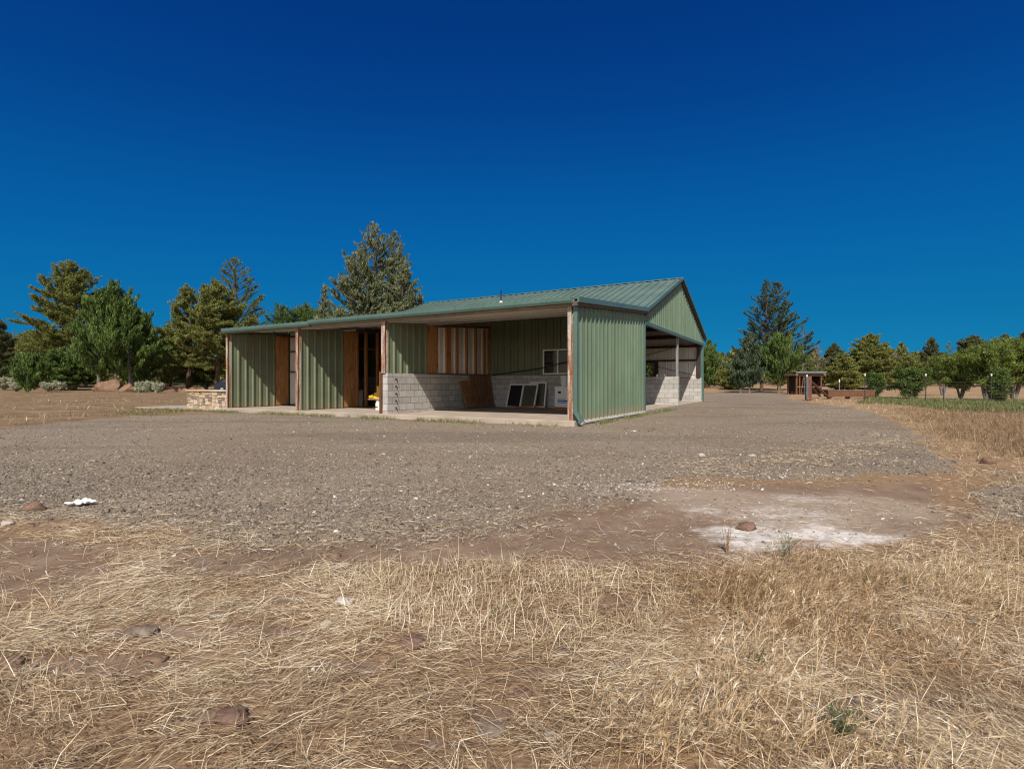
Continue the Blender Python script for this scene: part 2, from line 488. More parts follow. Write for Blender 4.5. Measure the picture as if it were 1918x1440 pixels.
def masks(X, Y):
    w1 = (fbm(X*1.1, Y*1.1, 3)-.5); w2 = (fbm(X*5, Y*5, 9)-.5)
    sc = .25 + .03*np.clip(Y, 0, 60)
    g = np.maximum(poly_sd(P_GRAVEL, X, Y), poly_sd(P_GRAV2, X, Y))
    sc = sc*np.where((Y < 5) & (X < 1.2), 2.0, 1.0)*np.where((X > 3.5) & (Y < 20), 1.9, 1.0)
    gm = sstep(-.5, .5, (g + w1*1.0 + w2*.5)/sc)
    d = np.maximum(poly_sd(P_DIRT1, X, Y), poly_sd(P_DIRT2, X, Y))
    dm = sstep(-.5, .5, (d + w1*np.where(X > .6, .75, .42) + w2*np.where(X > .6, .45, .30))/np.where(X > .6, .55, .25))
    sp = ell(DIRT_SPOTS, X, Y)
    dm = np.maximum(dm, sstep(-.15, .35, sp + w1*1.1 + w2*.7))
    lm = sstep(-.45, .85, ell(LIME, X, Y, 1.35) + w1*1.5 + w2*1.6)
    lm = np.maximum(lm, .52*sstep(-.5, .9, ell(DUST, X, Y, 1.3) + w1*1.6 + w2*1.6))
    return gm, dm, lm

def gz(X, Y):
    """height of the lumpy ground"""
    X = np.asarray(X, dtype=np.float64); Y = np.asarray(Y, dtype=np.float64)
    near = 1 - sstep(7.0, 10.5, Y)
    z = ((fbm(X*.9, Y*.9, 21)-.5)*.10 + (fbm(X*3.7, Y*3.7, 22)-.5)*.035)*near
    rough = 1 - .6*sstep(3.2, 4.2, Y)
    z = z*rough - .01
    far = sstep(24, 60, np.hypot(X, Y))
    return z + far*(fbm(X*.05, Y*.05, 5)-.5)*.5 + sstep(70, 140, np.hypot(X, Y))*1.2

def ground_material():
    n = NT('dry_ground')
    o = n.coord('Object')
    mk = n.n('Attribute'); mk.attribute_name = 'mask'
    sp = n.n('SeparateColor'); n.l(mk.outputs['Color'], sp.inputs[0])
    fine = n.noise(o, 22, 6, .7); mid = n.noise(o, 3.1, 6, .65); big = n.noise(o, .35, 5, .6)
    def edge(s, k=.5, a=.38, b=.62):
        e = n.math('ADD', s, n.math('MULTIPLY', n.math('SUBTRACT', fine, .5), k))
        return n.smooth(e, a, b)
    g = edge(sp.outputs[0], .9, .3, .7); d = edge(sp.outputs[1], 1.0, .25, .75); lst = n.noise(n.coord('Object', (1.2, 3.0, 1)), 2.6, 7, .72)
    l = n.smooth(n.math('ADD', n.math('MULTIPLY', sp.outputs[2], .8), n.math('MULTIPLY', n.math('SUBTRACT', n.math('ADD', n.math('MULTIPLY', lst, .6), n.math('MULTIPLY', fine, .4)), .5), 2.0)), .15, 1.05); gr = edge(sp.outputs[3] if len(sp.outputs) > 3 else n.attr('green'), .8)
    gr = edge(n.attr('green'), .9, .3, .75); far = n.attr('far'); lft = n.attr('redsoil')
    # gravel: individual crushed stones
    v1 = n.voro(o, 42); v2 = n.voro(o, 95); vd = n.voro(o, 42, 'Distance'); v3 = n.voro(o, 17); v3d = n.voro(o, 17, 'Distance')
    s1 = n.n('SeparateColor'); n.l(v1, s1.inputs[0]); s2 = n.n('SeparateColor'); n.l(v2, s2.inputs[0]); s3 = n.n('SeparateColor'); n.l(v3, s3.inputs[0])
    stone = n.ramp(s1.outputs[0], [(0, (0.104, 0.083, 0.061, 1)), (.35, (0.192, 0.152, 0.112, 1)), (.7, (0.271, 0.215, 0.156, 1)), (.93, (0.375, 0.312, 0.237, 1)), (1, (0.695, 0.653, 0.570, 1))])
    stone2 = n.ramp(s2.outputs[1], [(0, (0.119, 0.092, 0.065, 1)), (.6, (0.251, 0.192, 0.136, 1)), (1, (0.459, 0.361, 0.251, 1))])
    gcol = n.mix(n.smooth(vd, .30, .55), stone, stone2)
    chip = n.math('MULTIPLY', n.smooth(s3.outputs[1], .95, .965), n.math('SUBTRACT', 1, n.smooth(v3d, .18, .3)))
    gcol = n.mix(n.math('MULTIPLY', chip, .8), gcol, (.50, .47, .42, 1))
    gcol = n.mix(n.math('MULTIPLY', n.smooth(big, .42, .64), .40), gcol, (.16, .105, .066, 1))
    gcol = n.mix(n.math('MULTIPLY', n.smooth(n.noise(n.coord('Object', (.6, 2.2, 1)), 1.1, 5, .7), .55, .74), .35), gcol, (.24, .165, .095, 1))
    lane = n.noise(n.coord('Object', (.10, .55, 1)), 1.0, 3, .5, dist=.6)
    gcol = n.mix(n.math('MULTIPLY', n.smooth(lane, .50, .62), .50), gcol, (.235, .185, .138, 1))
    gcol = n.mix(n.math('MULTIPLY', n.smooth(lane, .47, .36), .42), gcol, (.13, .108, .088, 1))
    # bare dirt
    dcol = n.ramp(mid, [(.25, (0.148, 0.089, 0.057, 1)), (.5, (0.216, 0.146, 0.100, 1)), (.75, (0.289, 0.221, 0.163, 1))])
    dcol = n.mix(n.math('MULTIPLY', n.attr('pale'), .9), dcol, n.ramp(fine, [(.3, (.27, .205, .15, 1)), (.7, (.38, .295, .22, 1))]))
    lcol = n.ramp(fine, [(.3, (.55, .49, .43, 1)), (.65, (.80, .76, .71, 1))])
    # straw covered soil
    st = n.noise(n.coord('Object', (5, 22, 1)), 3, 6, .7)
    scol = n.ramp(st, [(.28, (0.115, 0.060, 0.036, 1)), (.5, (0.236, 0.147, 0.084, 1)), (.72, (0.472, 0.336, 0.188, 1))])
    # fields further off
    fs = n.noise(n.coord('Object', (.22, 1.3, 1)), 1.4, 7, .72); ff = n.noise(o, 1.6, 8, .75)
    fcol = n.ramp(n.math('ADD', n.math('MULTIPLY', fs, .6), n.math('MULTIPLY', ff, .4)), [(.34, (0.162, 0.090, 0.050, 1)), (.48, (0.284, 0.180, 0.100, 1)), (.6, (0.421, 0.290, 0.163, 1))])
    rcol = n.ramp(n.math('ADD', n.math('MULTIPLY', fs, .65), n.math('MULTIPLY', ff, .35)), [(.36, (0.111, 0.062, 0.035, 1)), (.5, (0.190, 0.123, 0.071, 1)), (.62, (0.343, 0.262, 0.147, 1))])
    fcol = n.mix(lft, fcol, rcol)
    base = n.mix(far, scol, fcol)
    gcolr = n.ramp(n.noise(o, 6, 6, .75), [(.3, (.075, .085, .035, 1)), (.7, (.19, .19, .09, 1))])
    base = n.mix(n.math('MULTIPLY', gr, .8), base, gcolr)
    col = n.mix(g, base, gcol)
    col = n.mix(n.math('MULTIPLY', d, .93), col, dcol)
    col = n.mix(n.math('MULTIPLY', l, .9), col, lcol)
    h1 = n.math('SUBTRACT', 1, vd)
    hg = n.math('MULTIPLY', n.math('ADD', h1, n.math('MULTIPLY', fine, .5)), g)
    hh = n.math('ADD', hg, n.math('MULTIPLY', n.noise(o, 45, 6, .75), .8))
    n.bsdf(col, .95, .08, 0, n.bump(hh, .55, .018))
    return n.m
M['ground'] = ground_material()

def build_ground():
    ang = np.concatenate([np.linspace(-180, -62, 40, endpoint=False), np.linspace(-62, 62, 330, endpoint=False), np.linspace(62, 180, 40, endpoint=False)])
    ang = np.radians(ang)
    r = [.35]
    while r[-1] < 2500: r.append(r[-1]*(1.0105 if r[-1] < 90 else 1.08))
    r = np.array(r); A, RR = len(ang), len(r)
    rr, aa = np.meshgrid(r, ang, indexing='ij')
    X = (rr*np.sin(aa)).ravel(); Y = (rr*np.cos(aa)).ravel()
    Z = gz(X, Y)
    gm, dm, lm = masks(X, Y)
    mask = np.stack([gm, dm, lm, np.ones_like(gm)], 1)
    green = np.zeros_like(X)
    g1 = poly_sd(W([(150,768),(250,764),(345,766),(450,771),(420,779),(200,778)]), X, Y)
    green = np.maximum(green, .28*sstep(-.8, .8, g1 + (fbm(X*.7, Y*.7, 62)-.5)*2.5))
    g2 = poly_sd(W([(1630,742),(1740,747),(1990,751),(1990,777),(1800,771),(1700,760),(1600,757)]), X, Y)
    green = np.maximum(green, .75*sstep(-1, 1.2, g2 + (fbm(X*.5, Y*.5, 61)-.5)*3))
    g3 = poly_sd(W([(1490,738),(1560,740),(1620,744),(1600,752),(1510,748)]), X, Y)
    green = np.maximum(green, .4*sstep(-1, 1, g3))
    pale = ell([(1480,955,190,40),(1350,935,160,25),(1650,945,120,25)], X, Y)
    pale = sstep(-.1, .5, pale)
    far = sstep(4.5, 8, Y + 0*X); redsoil = 1 - sstep(-2, 6, X)
    me_v = np.stack([X, Y, Z], 1)
    i = np.arange(RR-1)[:, None]; j = np.arange(A)[None, :]; j2 = (j+1) % A
    q = np.stack([i*A+j, i*A+j2, (i+1)*A+j2, (i+1)*A+j], -1).reshape(-1, 4)
    fg = gm[q].mean(1) > .5
    fd = (dm[q].mean(1) > .5) | (lm[q].mean(1) > .5)
    attrs = dict(green=green, pale=pale, far=far, redsoil=redsoil)
    def part(sel, name, centre=False):
        qq = q[sel]; used = np.unique(qq); mp = np.full(len(X), -1); mp[used] = np.arange(len(used))
        V = me_v[used]; fl = mp[qq].ravel(); cn = np.full(len(qq), 4)
        at = {k: v[used] for k, v in attrs.items()}; ma = mask[used]
        if centre:
            c0 = mp[np.arange(A)][::-1]
            fl = np.concatenate([fl, c0]); cn = np.concatenate([cn, [A]])
        me = np_mesh(name, V, fl, cn, at, True, {'mask': ma})
        o = link(name, me, M['ground']); tag(o, kind='structure'); return o
    road = fg & ~(fd & (Y[q].mean(1) < 6))
    bare = fd & ~road & (Y[q].mean(1) < 8)
    part(~road & ~bare, 'ground', True)
    part(road, 'gravel_driveway')
    part(bare, 'dirt_patch')
build_ground()
# ------------------------------------------------------------------ the shed (local x: along the open front, towards its right corner at 0; local y: back)
SX, SY, SROT = 1.548, 12.75, R(-29.57)
shed = empty('metal_shed', (SX, SY, 0), SROT)
tag(shed, 'long green ribbed steel shed with open bays, block half walls and gabled roof', 'shed')
def s2w(x, y, z=0):
    c, s = math.cos(SROT), math.sin(SROT)
    return Vector((SX + x*c - y*s, SY + x*s + y*c, z))
LX = -14.02; P2 = -10.09; P3 = -6.17; YM = 6.0; YR = 11.7; YB = 17.4
SZ = .12; BT = SZ + 1.22
def zlean(y): return 3.06 + (y+.12)*(.51/6.12)
def zmain(y): return 5.63 - abs(y-YR)*.361
def P(name, b, mat, parent=shed, bevel=0.0, **k): return b.build(name, M[mat] if isinstance(mat, str) else mat, parent, bevel, **k)

# floor slab
b = MB(); b.box(LX-.15, .06, -.22, YB+.05, -.3, SZ); P('floor_slab', b, 'concrete', bevel=.012)

# right end wall (outside of the lean-to) and gable wall
def wall_x(x, y0, y1, z0f, z1f, sgn=1, phase=0.0, minor=.007):
    """ribbed sheet in the plane x = const; ribs point to sgn"""
    b = MB()
    b.sheet(ribs(y0, y1, phase=phase, minor=minor), lambda a, o, e: (x + sgn*o, a, z1f(a) if e else z0f(a)))
    return b
def wall_y(y, x0, x1, z0f, z1f, sgn=-1, phase=0.0, h=.042):
    b = MB()
    b.sheet(ribs(x0, x1, phase=phase, h=h, minor=h*.16), lambda a, o, e: (a, y + sgn*o, z1f(a) if e else z0f(a)))
    return b
K = lambda v: (lambda a: v)
P('end_wall', wall_x(.03, .02, YM-.02, K(.10), lambda y: zlean(y)-.16, minor=.014), 'wall')
b = MB(); b.box(.02, .085, .0, YM, .045, .098); P('base_flashing', b, 'white')
b = wall_x(.03, YM, YR, K(3.18), lambda y: zmain(y)-.12); c = wall_x(.03, YR, YB, K(3.18), lambda y: zmain(y)-.12)
b.add(c.v, c.f); P('gable_wall', b, 'wall')
b = MB(); b.box(-.05, .08, YM, YB, 3.06, 3.178); P('header_beam', b, 'teal')
# corner trims
b = MB(); b.box(.0, .085, YM-.06, YM+.02, .10, 3.06); P('corner_trim', b, 'teal')
b = MB(); b.box(-.06, .09, YB-.14, YB, SZ+.0, 3.06); P('corner_trim', b, 'teal')
b = MB(); b.box(-.02, .07, -.03, .02, .10, 2.92); P('corner_trim', b, 'teal')
# left end walls and gable
P('end_wall', wall_x(LX-.02, .02, YM-.02, K(.10), lambda y: zlean(y)-.12, -1), 'wall')
b = wall_x(LX+.05, YM+.02, YR, K(.10), lambda y: zmain(y)-.12, -1); c = wall_x(LX+.05, YR, YB, K(.10), lambda y: zmain(y)-.12, -1)
b.add(c.v, c.f); P('gable_wall', b, 'wall')

# partitions: green sheet, plywood leaf, studs
for x, z0, nm in ((LX+.02, SZ+.02, 'partition_wall'), (P2, SZ+.02, 'partition_wall'), (P3, BT+.01, 'partition_wall')):
    P(nm, wall_x(x, .06, 1.95, K(z0), lambda y: zlean(y)-.20, 1, .1, .003), 'wallin')
    b = MB(); b.box(x-.005, x+.018, 1.953, 2.56, z0+.02, 2.98); P('plywood_panel', b, 'ply')
def studs(x, ys, z0, z1):
    for y in ys:
        b = MB(); b.box(x-.045, x+.045, y-.045, y+.045, z0, z1 if not callable(z1) else z1(y)); P('stud', b, 'stud')
top = lambda y: zlean(y) - .32
studs(P3, (3.07, 3.22, 3.68, 4.29, 4.90, 5.51, 5.90), BT+.05, top)
b = MB(); b.box(P3-.05, P3+.05, 2.57, YM-.12, BT+.005, BT+.05); P('bottom_plate', b, 'brown_timber')
b = MB(); b.bar((P3, 2.57, zlean(2.57)-.29), (P3, YM-.12, zlean(YM)-.29), .1, .07); P('top_plate', b, 'brown_timber')
P('lining_sheet', wall_x(P3-.07, 2.57, YM-.12, K(BT+.02), top, 1), 'white_sheet')
studs(P2, (2.62, 3.09, 3.72, 4.35, 5.0), SZ+.04, top)
b = MB(); b.bar((P2, 2.57, zlean(2.57)-.29), (P2, YM-.12, zlean(YM)-.29), .1, .07); P('top_plate', b, 'brown_timber')
b = MB(); b.box(P2-.07, P2-.046, 2.6, YM-.2, 2.36, 2.41); P('girt', b, 'brown_timber')
# left bay: closed behind by a pale sheet with steel girts
P('back_sheet', wall_y(2.64, LX+.05, P2-.06, K(SZ), K(3.12)), 'white_sheet')
for z in (1.52, 2.36, 2.98):
    b = MB(); b.box(LX+.06, P2-.06, 2.56, 2.60, z-.035, z+.035); P('girt', b, 'brown_timber')
b = MB(); b.box(LX+.06, P2-.06, 2.56, 2.60, SZ+.0, SZ+.06); P('girt', b, 'steel')

# block half walls
def blk(x0, x1, y0, y1, z0=SZ-.14, z1=BT): 
    b = MB(); b.box(x0, x1, y0, y1, z0, z1); return P('block_wall', b, 'blocks', bevel=.006)
blk(P3-.10, P3+.10, -.02, YM-.11)
blk(LX+.08, P2-.1, YM-.1, YM+.1); blk(P2-.1, P3-.1, YM-.1, YM+.1); blk(P3-.1, -.1, YM-.1, YM+.1)
blk(-8.0, .0, 11.55, 11.75); blk(LX+.12, .0, YB-.2, YB-.0)
# rusty bolts and their brackets on the block pier
for z in (.28, .50, .72, .94, 1.16):
    b = MB(); b.tube([(P3+.10, .34, z), (P3+.15, .34, z), (P3+.165, .34, z-.04), (P3+.165, .34, z-.10)], .011, 6)
    b.box(P3+.101, P3+.108, .32, .37, z-.025, z+.025); P('bolt', b, 'black')
b = MB(); b.tube([(P3+.20, .34, .17), (P3+.28, .6, .135), (P3+.24, 1.0, .13), (P3+.32, 1.25, .13), (P3+.2, .9, .14)], .012, 6); P('wire_coil', b, 'rust')

# inner wall between lean-to and main building (green sheet above the blocks) with a sliding window in the right bay
WX0, WX1, WZ0, WZ1 = -3.78, -2.55, 1.375, 2.31
b = wall_y(YM-.04, P3-.1, WX0, K(BT+.004), K(3.5)); c = wall_y(YM-.04, WX1, .0, K(BT+.004), K(3.5))
d = wall_y(YM-.04, WX0, WX1, K(WZ1), K(3.5)); e = wall_y(YM-.04, WX0, WX1, K(BT+.004), K(WZ0))
for q in (c, d, e): b.add(q.v, q.f)
P('inner_wall', b, 'wallin')
P('inner_wall', wall_y(YM-.04, LX+.06, P3-.1, K(BT+.004), K(3.5)), 'wallin')
def slider(parent, x0, x1, y, z0, z1, fw=.05):
    b = MB(); dpt = .05
    b.box(x0, x1, y-dpt, y+.01, z0, z0+fw); b.box(x0, x1, y-dpt, y+.01, z1-fw, z1)
    b.box(x0, x0+fw, y-dpt, y+.01, z0+fw, z1-fw); b.box(x1-fw, x1, y-dpt, y+.01, z0+fw, z1-fw)
    fo = b.build('frame', M['white'], parent)
    xm = (x0+x1)/2; b = MB()
    b.box(xm-.03, xm+.03, y-dpt-.008, y-.012, z0+fw, z1-fw); b.build('sash', M['white'], fo)
    b = MB(); b.box(x0+fw, xm-.03, y-.03, y-.024, z0+fw, z1-fw); b.build('pane', M['glass'], parent)
    b = MB(); b.box(xm+.03, x1-fw, y-.022, y-.016, z0+fw, z1-fw); b.build('pane', M['glass'], parent)
win = empty('window', (0, 0, 0)); win.parent = shed
slider(win, WX0, WX1, YM-.075, WZ0, WZ1)

# lean-to roof: ribbed top sheet, darkened ceiling sheet, white purlins
x0r, x1r = LX-.06, .17
b = MB(); b.sheet(ribs(x0r, x1r), lambda a, o, e: (a, YM+.1 if e else -.12, (zlean(YM+.1) if e else zlean(-.12)) + o)); P('lean_to_roof', b, 'roof')
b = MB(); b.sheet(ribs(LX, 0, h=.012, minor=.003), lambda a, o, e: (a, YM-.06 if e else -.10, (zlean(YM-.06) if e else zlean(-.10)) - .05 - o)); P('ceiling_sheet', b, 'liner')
for y in (.55, 1.25, 2.0, 2.85, 3.8, 4.9):
    b = MB(); z = zlean(y) - .065
    b.box(LX+.04, -.02, y-.05, y+.05, z-.042, z); P('purlin', b, 'white')  # white colour stands in for light caught on the purlin flanges
b = MB(); b.box(LX-.03, .0, -.11, .05, 2.905, 3.03); b.box(LX-.06, .02, -.124, -.111, 2.99, 3.05); P('eave_beam', b, 'beam', bevel=.006)
# gutters
def gutter(xa, xb, dz, dy):
    b = MB(); y0, y1 = -.245+dy, -.125; zt = 3.085+dz
    pr = [(y1, zt), (y1, zt-.15), (y0+.03, zt-.15), (y0, zt-.09), (y0, zt), (y0+.018, zt), (y0+.018, zt-.085), (y0+.036, zt-.135), (y1-.012, zt-.135), (y1-.012, zt)]
    n = len(pr); vs = [(x, y, z) for x in (xa, xb) for y, z in pr]
    fs = [(i, (i+1) % n, n+(i+1) % n, n+i) for i in range(n)] + [(0, 1, 8, 9), (n, n+9, n+8, n+1)]
    fs += [(1, 2, 7, 8), (2, 3, 6, 7), (3, 4, 5, 6), (n+1, n+8, n+7, n+2), (n+2, n+7, n+6, n+3), (n+3, n+6, n+5, n+4)]
    b.add(vs, fs); return P('gutter', b, 'teal')
gutter(LX-.10, -9.32, -.012, .0); gutter(-9.33, -.02, .022, -.018)
# downspout with kicked-out elbow
b = MB(); b.box(.0, .10, -.135, -.045, .42, 2.94); ds = P('downspout', b, 'teal')
b = MB(); b.bar((.05, -.09, .44), (.055, -.10, .30), .1, .09, (0, 1, 0)); b.bar((.045, -.10, .34), (.27, -.19, .075), .09, .1, (0, 1, 0)); b.build('elbow', M['teal'], ds)
b = MB(); b.bar((.262, -.187, .085), (.276, -.192, .068), .082, .092, (0, 1, 0)); b.build('outlet', M['white'], ds)

# main roof
def seams(a0, a1, p=.355, h=.06):
    out = [(a0, 0)]; a = a1 - .2
    xs = []
    while a > a0 + .1: xs.append(a); a -= p
    for a in reversed(xs): out += [(a-.028, 0), (a-.020, h), (a+.020, h), (a+.028, 0)]
    return out + [(a1, 0)]
mx0, mx1 = -13.90, .17
for s, y1 in ((-1, YM-.1), (1, YB+.3)):
    b = MB(); b.sheet(seams(mx0, mx1), lambda a, o, e: (a, YR if e else y1, (zmain(YR) if e else zmain(y1)) + o)); P('main_roof', b, 'roof')
    b = MB(); yy = y1 if s < 0 else YB
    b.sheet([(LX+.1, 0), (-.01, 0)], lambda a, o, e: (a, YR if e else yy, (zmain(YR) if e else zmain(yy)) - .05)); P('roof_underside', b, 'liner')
b = MB()
b.sheet([(YR-.16, 0), (YR, 0), (YR+.16, 0)], lambda a, o, e: (mx1 if e else mx0, a, zmain(a)+.045)); P('ridge_cap', b, 'roof')
for y in (6.6, 7.9, 9.2, 10.5, 11.5, 12.2, 13.4, 14.7, 16.0, 17.0):
    b = MB(); z = zmain(y) - .075; b.box(LX+.12, -.02, y-.04, y+.04, z-.18, z); P('purlin', b, 'steel')
b = MB(); b.box(LX+.12, -.06, YM+.07, YM+.2, 3.1, 3.4); P('eave_beam', b, 'steel')
for x in (-4.6, -9.3):
    b = MB(); b.bar((x, YM+.1, 3.3), (x, YR, zmain(YR)-.4), .14, .28); b.bar((x, YR, zmain(YR)-.4), (x, YB-.15, 3.3), .14, .28)
    b.box(x-.07, x+.07, YB-.28, YB-.08, BT, 3.3); P('rafter_frame', b, 'steel')
# rake trims
def rake(pts, x, w, h, mat, nm):
    b = MB()
    for p, q in zip(pts[:-1], pts[1:]):
        (ya, za), (yb, zb) = p, q
        b.add([(xx, yy, zz+dz) for xx in (x, x+w) for (yy, zz) in (p, q) for dz in (0, -h)],
              [(0,1,3,2), (4,6,7,5), (0,4,5,1), (2,3,7,6), (0,2,6,4), (1,5,7,3)])
    return P(nm, b, mat)
rk = [(-.25, zlean(-.12)+.03), (YM-.1, zlean(YM-.1)+.05)]
rake(rk, .15, .05, .13, 'teal', 'rake_trim'); rake([(y, z-.10) for y, z in rk], .04, .109, .11, 'rake_brown', 'rake_board')
rk = [(YM-.12, zmain(YM-.12)+.055), (YR, zmain(YR)+.06)]; rk2 = [(YR, zmain(YR)+.06), (YB+.32, zmain(YB+.32)+.055)]
rake(rk, .15, .05, .12, 'teal', 'rake_trim'); rake(rk2, .151, .05, .12, 'teal', 'rake_trim')
rake([(YR+.02, zmain(YR)-.07), (YB+.3, zmain(YB+.3)-.07)], .09, .058, .12, 'steel', 'rake_board')
rake([(YM-.1, zmain(YM-.12)-.07), (YR, zmain(YR)-.065)], .09, .058, .10, 'rake_brown', 'rake_board')
rk = [(-.22, zlean(-.12)+.035), (YM, zlean(YM)+.05)]
rake(rk, LX-.12, .055, .13, 'teal', 'rake_trim')
rake([(YM-.12, zmain(YM-.12)+.055), (YR, zmain(YR)+.06), (YB+.32, zmain(YB+.32)+.055)], mx0-.03, .05, .12, 'teal', 'rake_trim')
# vent pipe through the roof
b = MB(); b.tube([(-7.83, 9.6, zmain(9.6)-.05), (-7.83, 9.6, zmain(9.6)+.62)], .03, 10); vp = P('vent_pipe', b, 'black')
b = MB(); b.tube([(-7.83, 9.6, zmain(9.6)+.02), (-7.83, 9.6, zmain(9.6)+.11)], [.10, .035], 12); b.build('boot', M['white'], vp)

# front posts (rusted steel channels)
def post(x, z0, z1, y=-.005, w=.10, d=.12, nm='post'):
    b = MB(); t = .012
    b.box(x-w/2, x+w/2, y-d/2, y-d/2+t, z0, z1); b.box(x-w/2, x+w/2, y+d/2-t, y+d/2, z0, z1); b.box(x-t/2, x+t/2, y-d/2+t, y+d/2-t, z0, z1)
    return P(nm, b, 'rust')
for x, z0 in ((LX-.03, SZ), (P2-.02, SZ), (P3-.04, BT), (-.13, SZ)):
    post(x, z0, 2.90, w=.10 if z0 == SZ else .15)
b = MB(); b.box(P3-.16, P3-.105, -.10, -.02, .02, BT+.05); P('corner_angle', b, 'brown_timber')
# frame of the gable opening
b = MB(); b.box(-.13, -.03, YR-.05, YR+.05, BT, 3.06); P('post', b, 'galv')
b = MB(); b.box(-.24, -.07, YB-.24, YB-.215, BT, 3.1); P('post', b, 'steel')
# far wall of the main building: white inside, girts, window opening
FX0, FX1, FZ0, FZ1 = -3.75, -2.32, 1.42, 2.24
b = wall_y(YB-.05, LX+.12, FX0, K(BT), K(3.50), h=.012); 
for q in (wall_y(YB-.05, FX1, -.05, K(BT), K(3.50), h=.012), wall_y(YB-.05, FX0, FX1, K(FZ1), K(3.50), h=.012), wall_y(YB-.05, FX0, FX1, K(BT), K(FZ0), h=.012)): b.add(q.v, q.f)
P('far_wall', b, 'white_sheet')
for z in (2.30, 3.04):
    b = MB(); b.box(LX+.12, -.06, YB-.20, YB-.10, z-.05, z+.05); P('girt', b, 'steel')
w2 = empty('window', (0, 0, 0)); w2.parent = shed
b = MB()
b.box(FX0-.02, FX1+.02, YB-.12, YB-.03, FZ1-.05, FZ1+.02); b.box(FX0-.02, FX1+.02, YB-.12, YB-.03, FZ0-.04, FZ0+.05)
b.box(FX0-.02, FX0+.05, YB-.12, YB-.03, FZ0+.05, FZ1-.05); b.box(FX1-.20, FX1+.02, YB-.12, YB-.03, FZ0+.05, FZ1-.05); b.box(-3.06, -2.97, YB-.11, YB-.04, FZ0+.05, FZ1-.05)
b.build('frame', M['steel'], w2)
for a, c in ((FX0+.05, -3.06), (-2.97, FX1-.20)):
    b = MB(); b.box(a, c, YB-.075, YB-.07, FZ0+.05, FZ1-.05); b.build('pane', M['glass'], w2)
# bracing rods
b = MB(); b.tube([(P3+.15, YM-.12, BT+.03), (-3.9, YM-.13, 1.60), (-2.2, YM-.13, 1.95), (-.1, YM-.12, 2.42)], .022, 6); P('brace_rod', b, 'black')
b = MB(); b.tube([(-4.0, YB-.22, 2.3), (-.9, YB-.22, 3.15)], .016, 6); b.tube([(-3.2, YB-.22, 2.2), (-.2, YB-.22, 1.45)], .016, 6); P('brace_rod', b, 'steel')
# ------------------------------------------------------------------ things standing in and around the shed
def in_shed(name, x, y, z, rz=0.0):
    o = empty(name, s2w(x, y, z), SROT + rz); return o

# boards leaning in the right bay
def leaning_board(name, mat, y0, y1, h, off, zb, th, label, cat, tilt=0.0):
    b = MB(); b.box(-th, 0, 0, y1-y0, 0, h)
    o = b.build(name, M[mat], None, .003)
    a = math.atan2(off, h)
    o.matrix_world = Matrix.Translation(s2w(P3+.115+off, y0, zb)) @ Matrix.Rotation(SROT, 4, 'Z') @ Matrix.Rotation(-a, 4, 'Y') @ Matrix.Rotation(tilt, 4, 'X')
    tag(o, label, cat); return o
leaning_board('plywood_board', 'ply_dark', 4.30, 5.78, 1.24, .20, SZ+.012, .02, 'large stained brown plywood board leaning against the block half wall', 'board')
leaning_board('plank_board', 'ply_worn', 3.72, 4.32, 1.02, .30, SZ+.03, .03, 'narrow reddish brown board leaning beside the large plywood board', 'board', .05)

# old sliding windows leaning on the back block wall
def loose_window(x0, x1, h, off, label, panes=2, gap=0.0):
    o = in_shed('loose_window', x0, YM-.17-off-gap, SZ+.004)
    w = x1-x0; fw = .055; Rm = Matrix.Rotation(-math.atan2(off, h), 4, 'X'); d = .06
    def bx(*a):
        b = MB(); b.box(*a, M=Rm); return b
    b = MB()
    for a in ((0, w, 0, d, 0, fw), (0, w, 0, d, h-fw, h), (0, fw, 0, d, fw, h-fw), (w-fw, w, 0, d, fw, h-fw)): b.box(*a, M=Rm)
    fo = b.build('frame', M['white'], o)
    if panes == 2:
        bx(w/2-.03, w/2+.03, -.006, d-.006, fw, h-fw).build('sash', M['white'], fo)
        bx(fw, w/2-.03, .02, .026, fw, h-fw).build('pane', M['black'], o)
        bx(w/2+.03, w-fw, .03, .036, fw, h-fw).build('pane', M['darkpane'], o)
    else:
        bx(fw, w-fw, .03, .036, fw, h-fw).build('pane', M['darkpane'], o)
    tag(o, label, 'window', 'old windows leaning in the bay')
M['darkpane'] = m_simple('dusty_dark_pane', (.085, .08, .06, 1), .25, .5, .15, 3)
loose_window(-5.12, -3.88, .96, .36, 'white framed two pane sliding window leaning on the block wall', 2, .10)
loose_window(-4.30, -3.58, .99, .20, 'single white window sash leaning behind the two pane window', 1)
for k, (p, q, w, h, lab) in enumerate((((-4.98, 5.22, SZ+.02), (-3.36, 5.05, SZ+.11), .09, .04, 'orange timber board propped up on the slab before the leaning windows'),
                                     ((-4.6, 5.28, SZ+.02), (-3.3, 5.26, SZ+.02), .12, .035, 'flat orange board lying on the slab behind the propped board'))):
    b = MB(); b.bar(p, q, w, h); o = b.build('lumber', M['stud']); o.matrix_world = Matrix.Translation((SX, SY, 0)) @ Matrix.Rotation(SROT, 4, 'Z'); tag(o, lab, 'lumber', 'loose boards in the right bay')
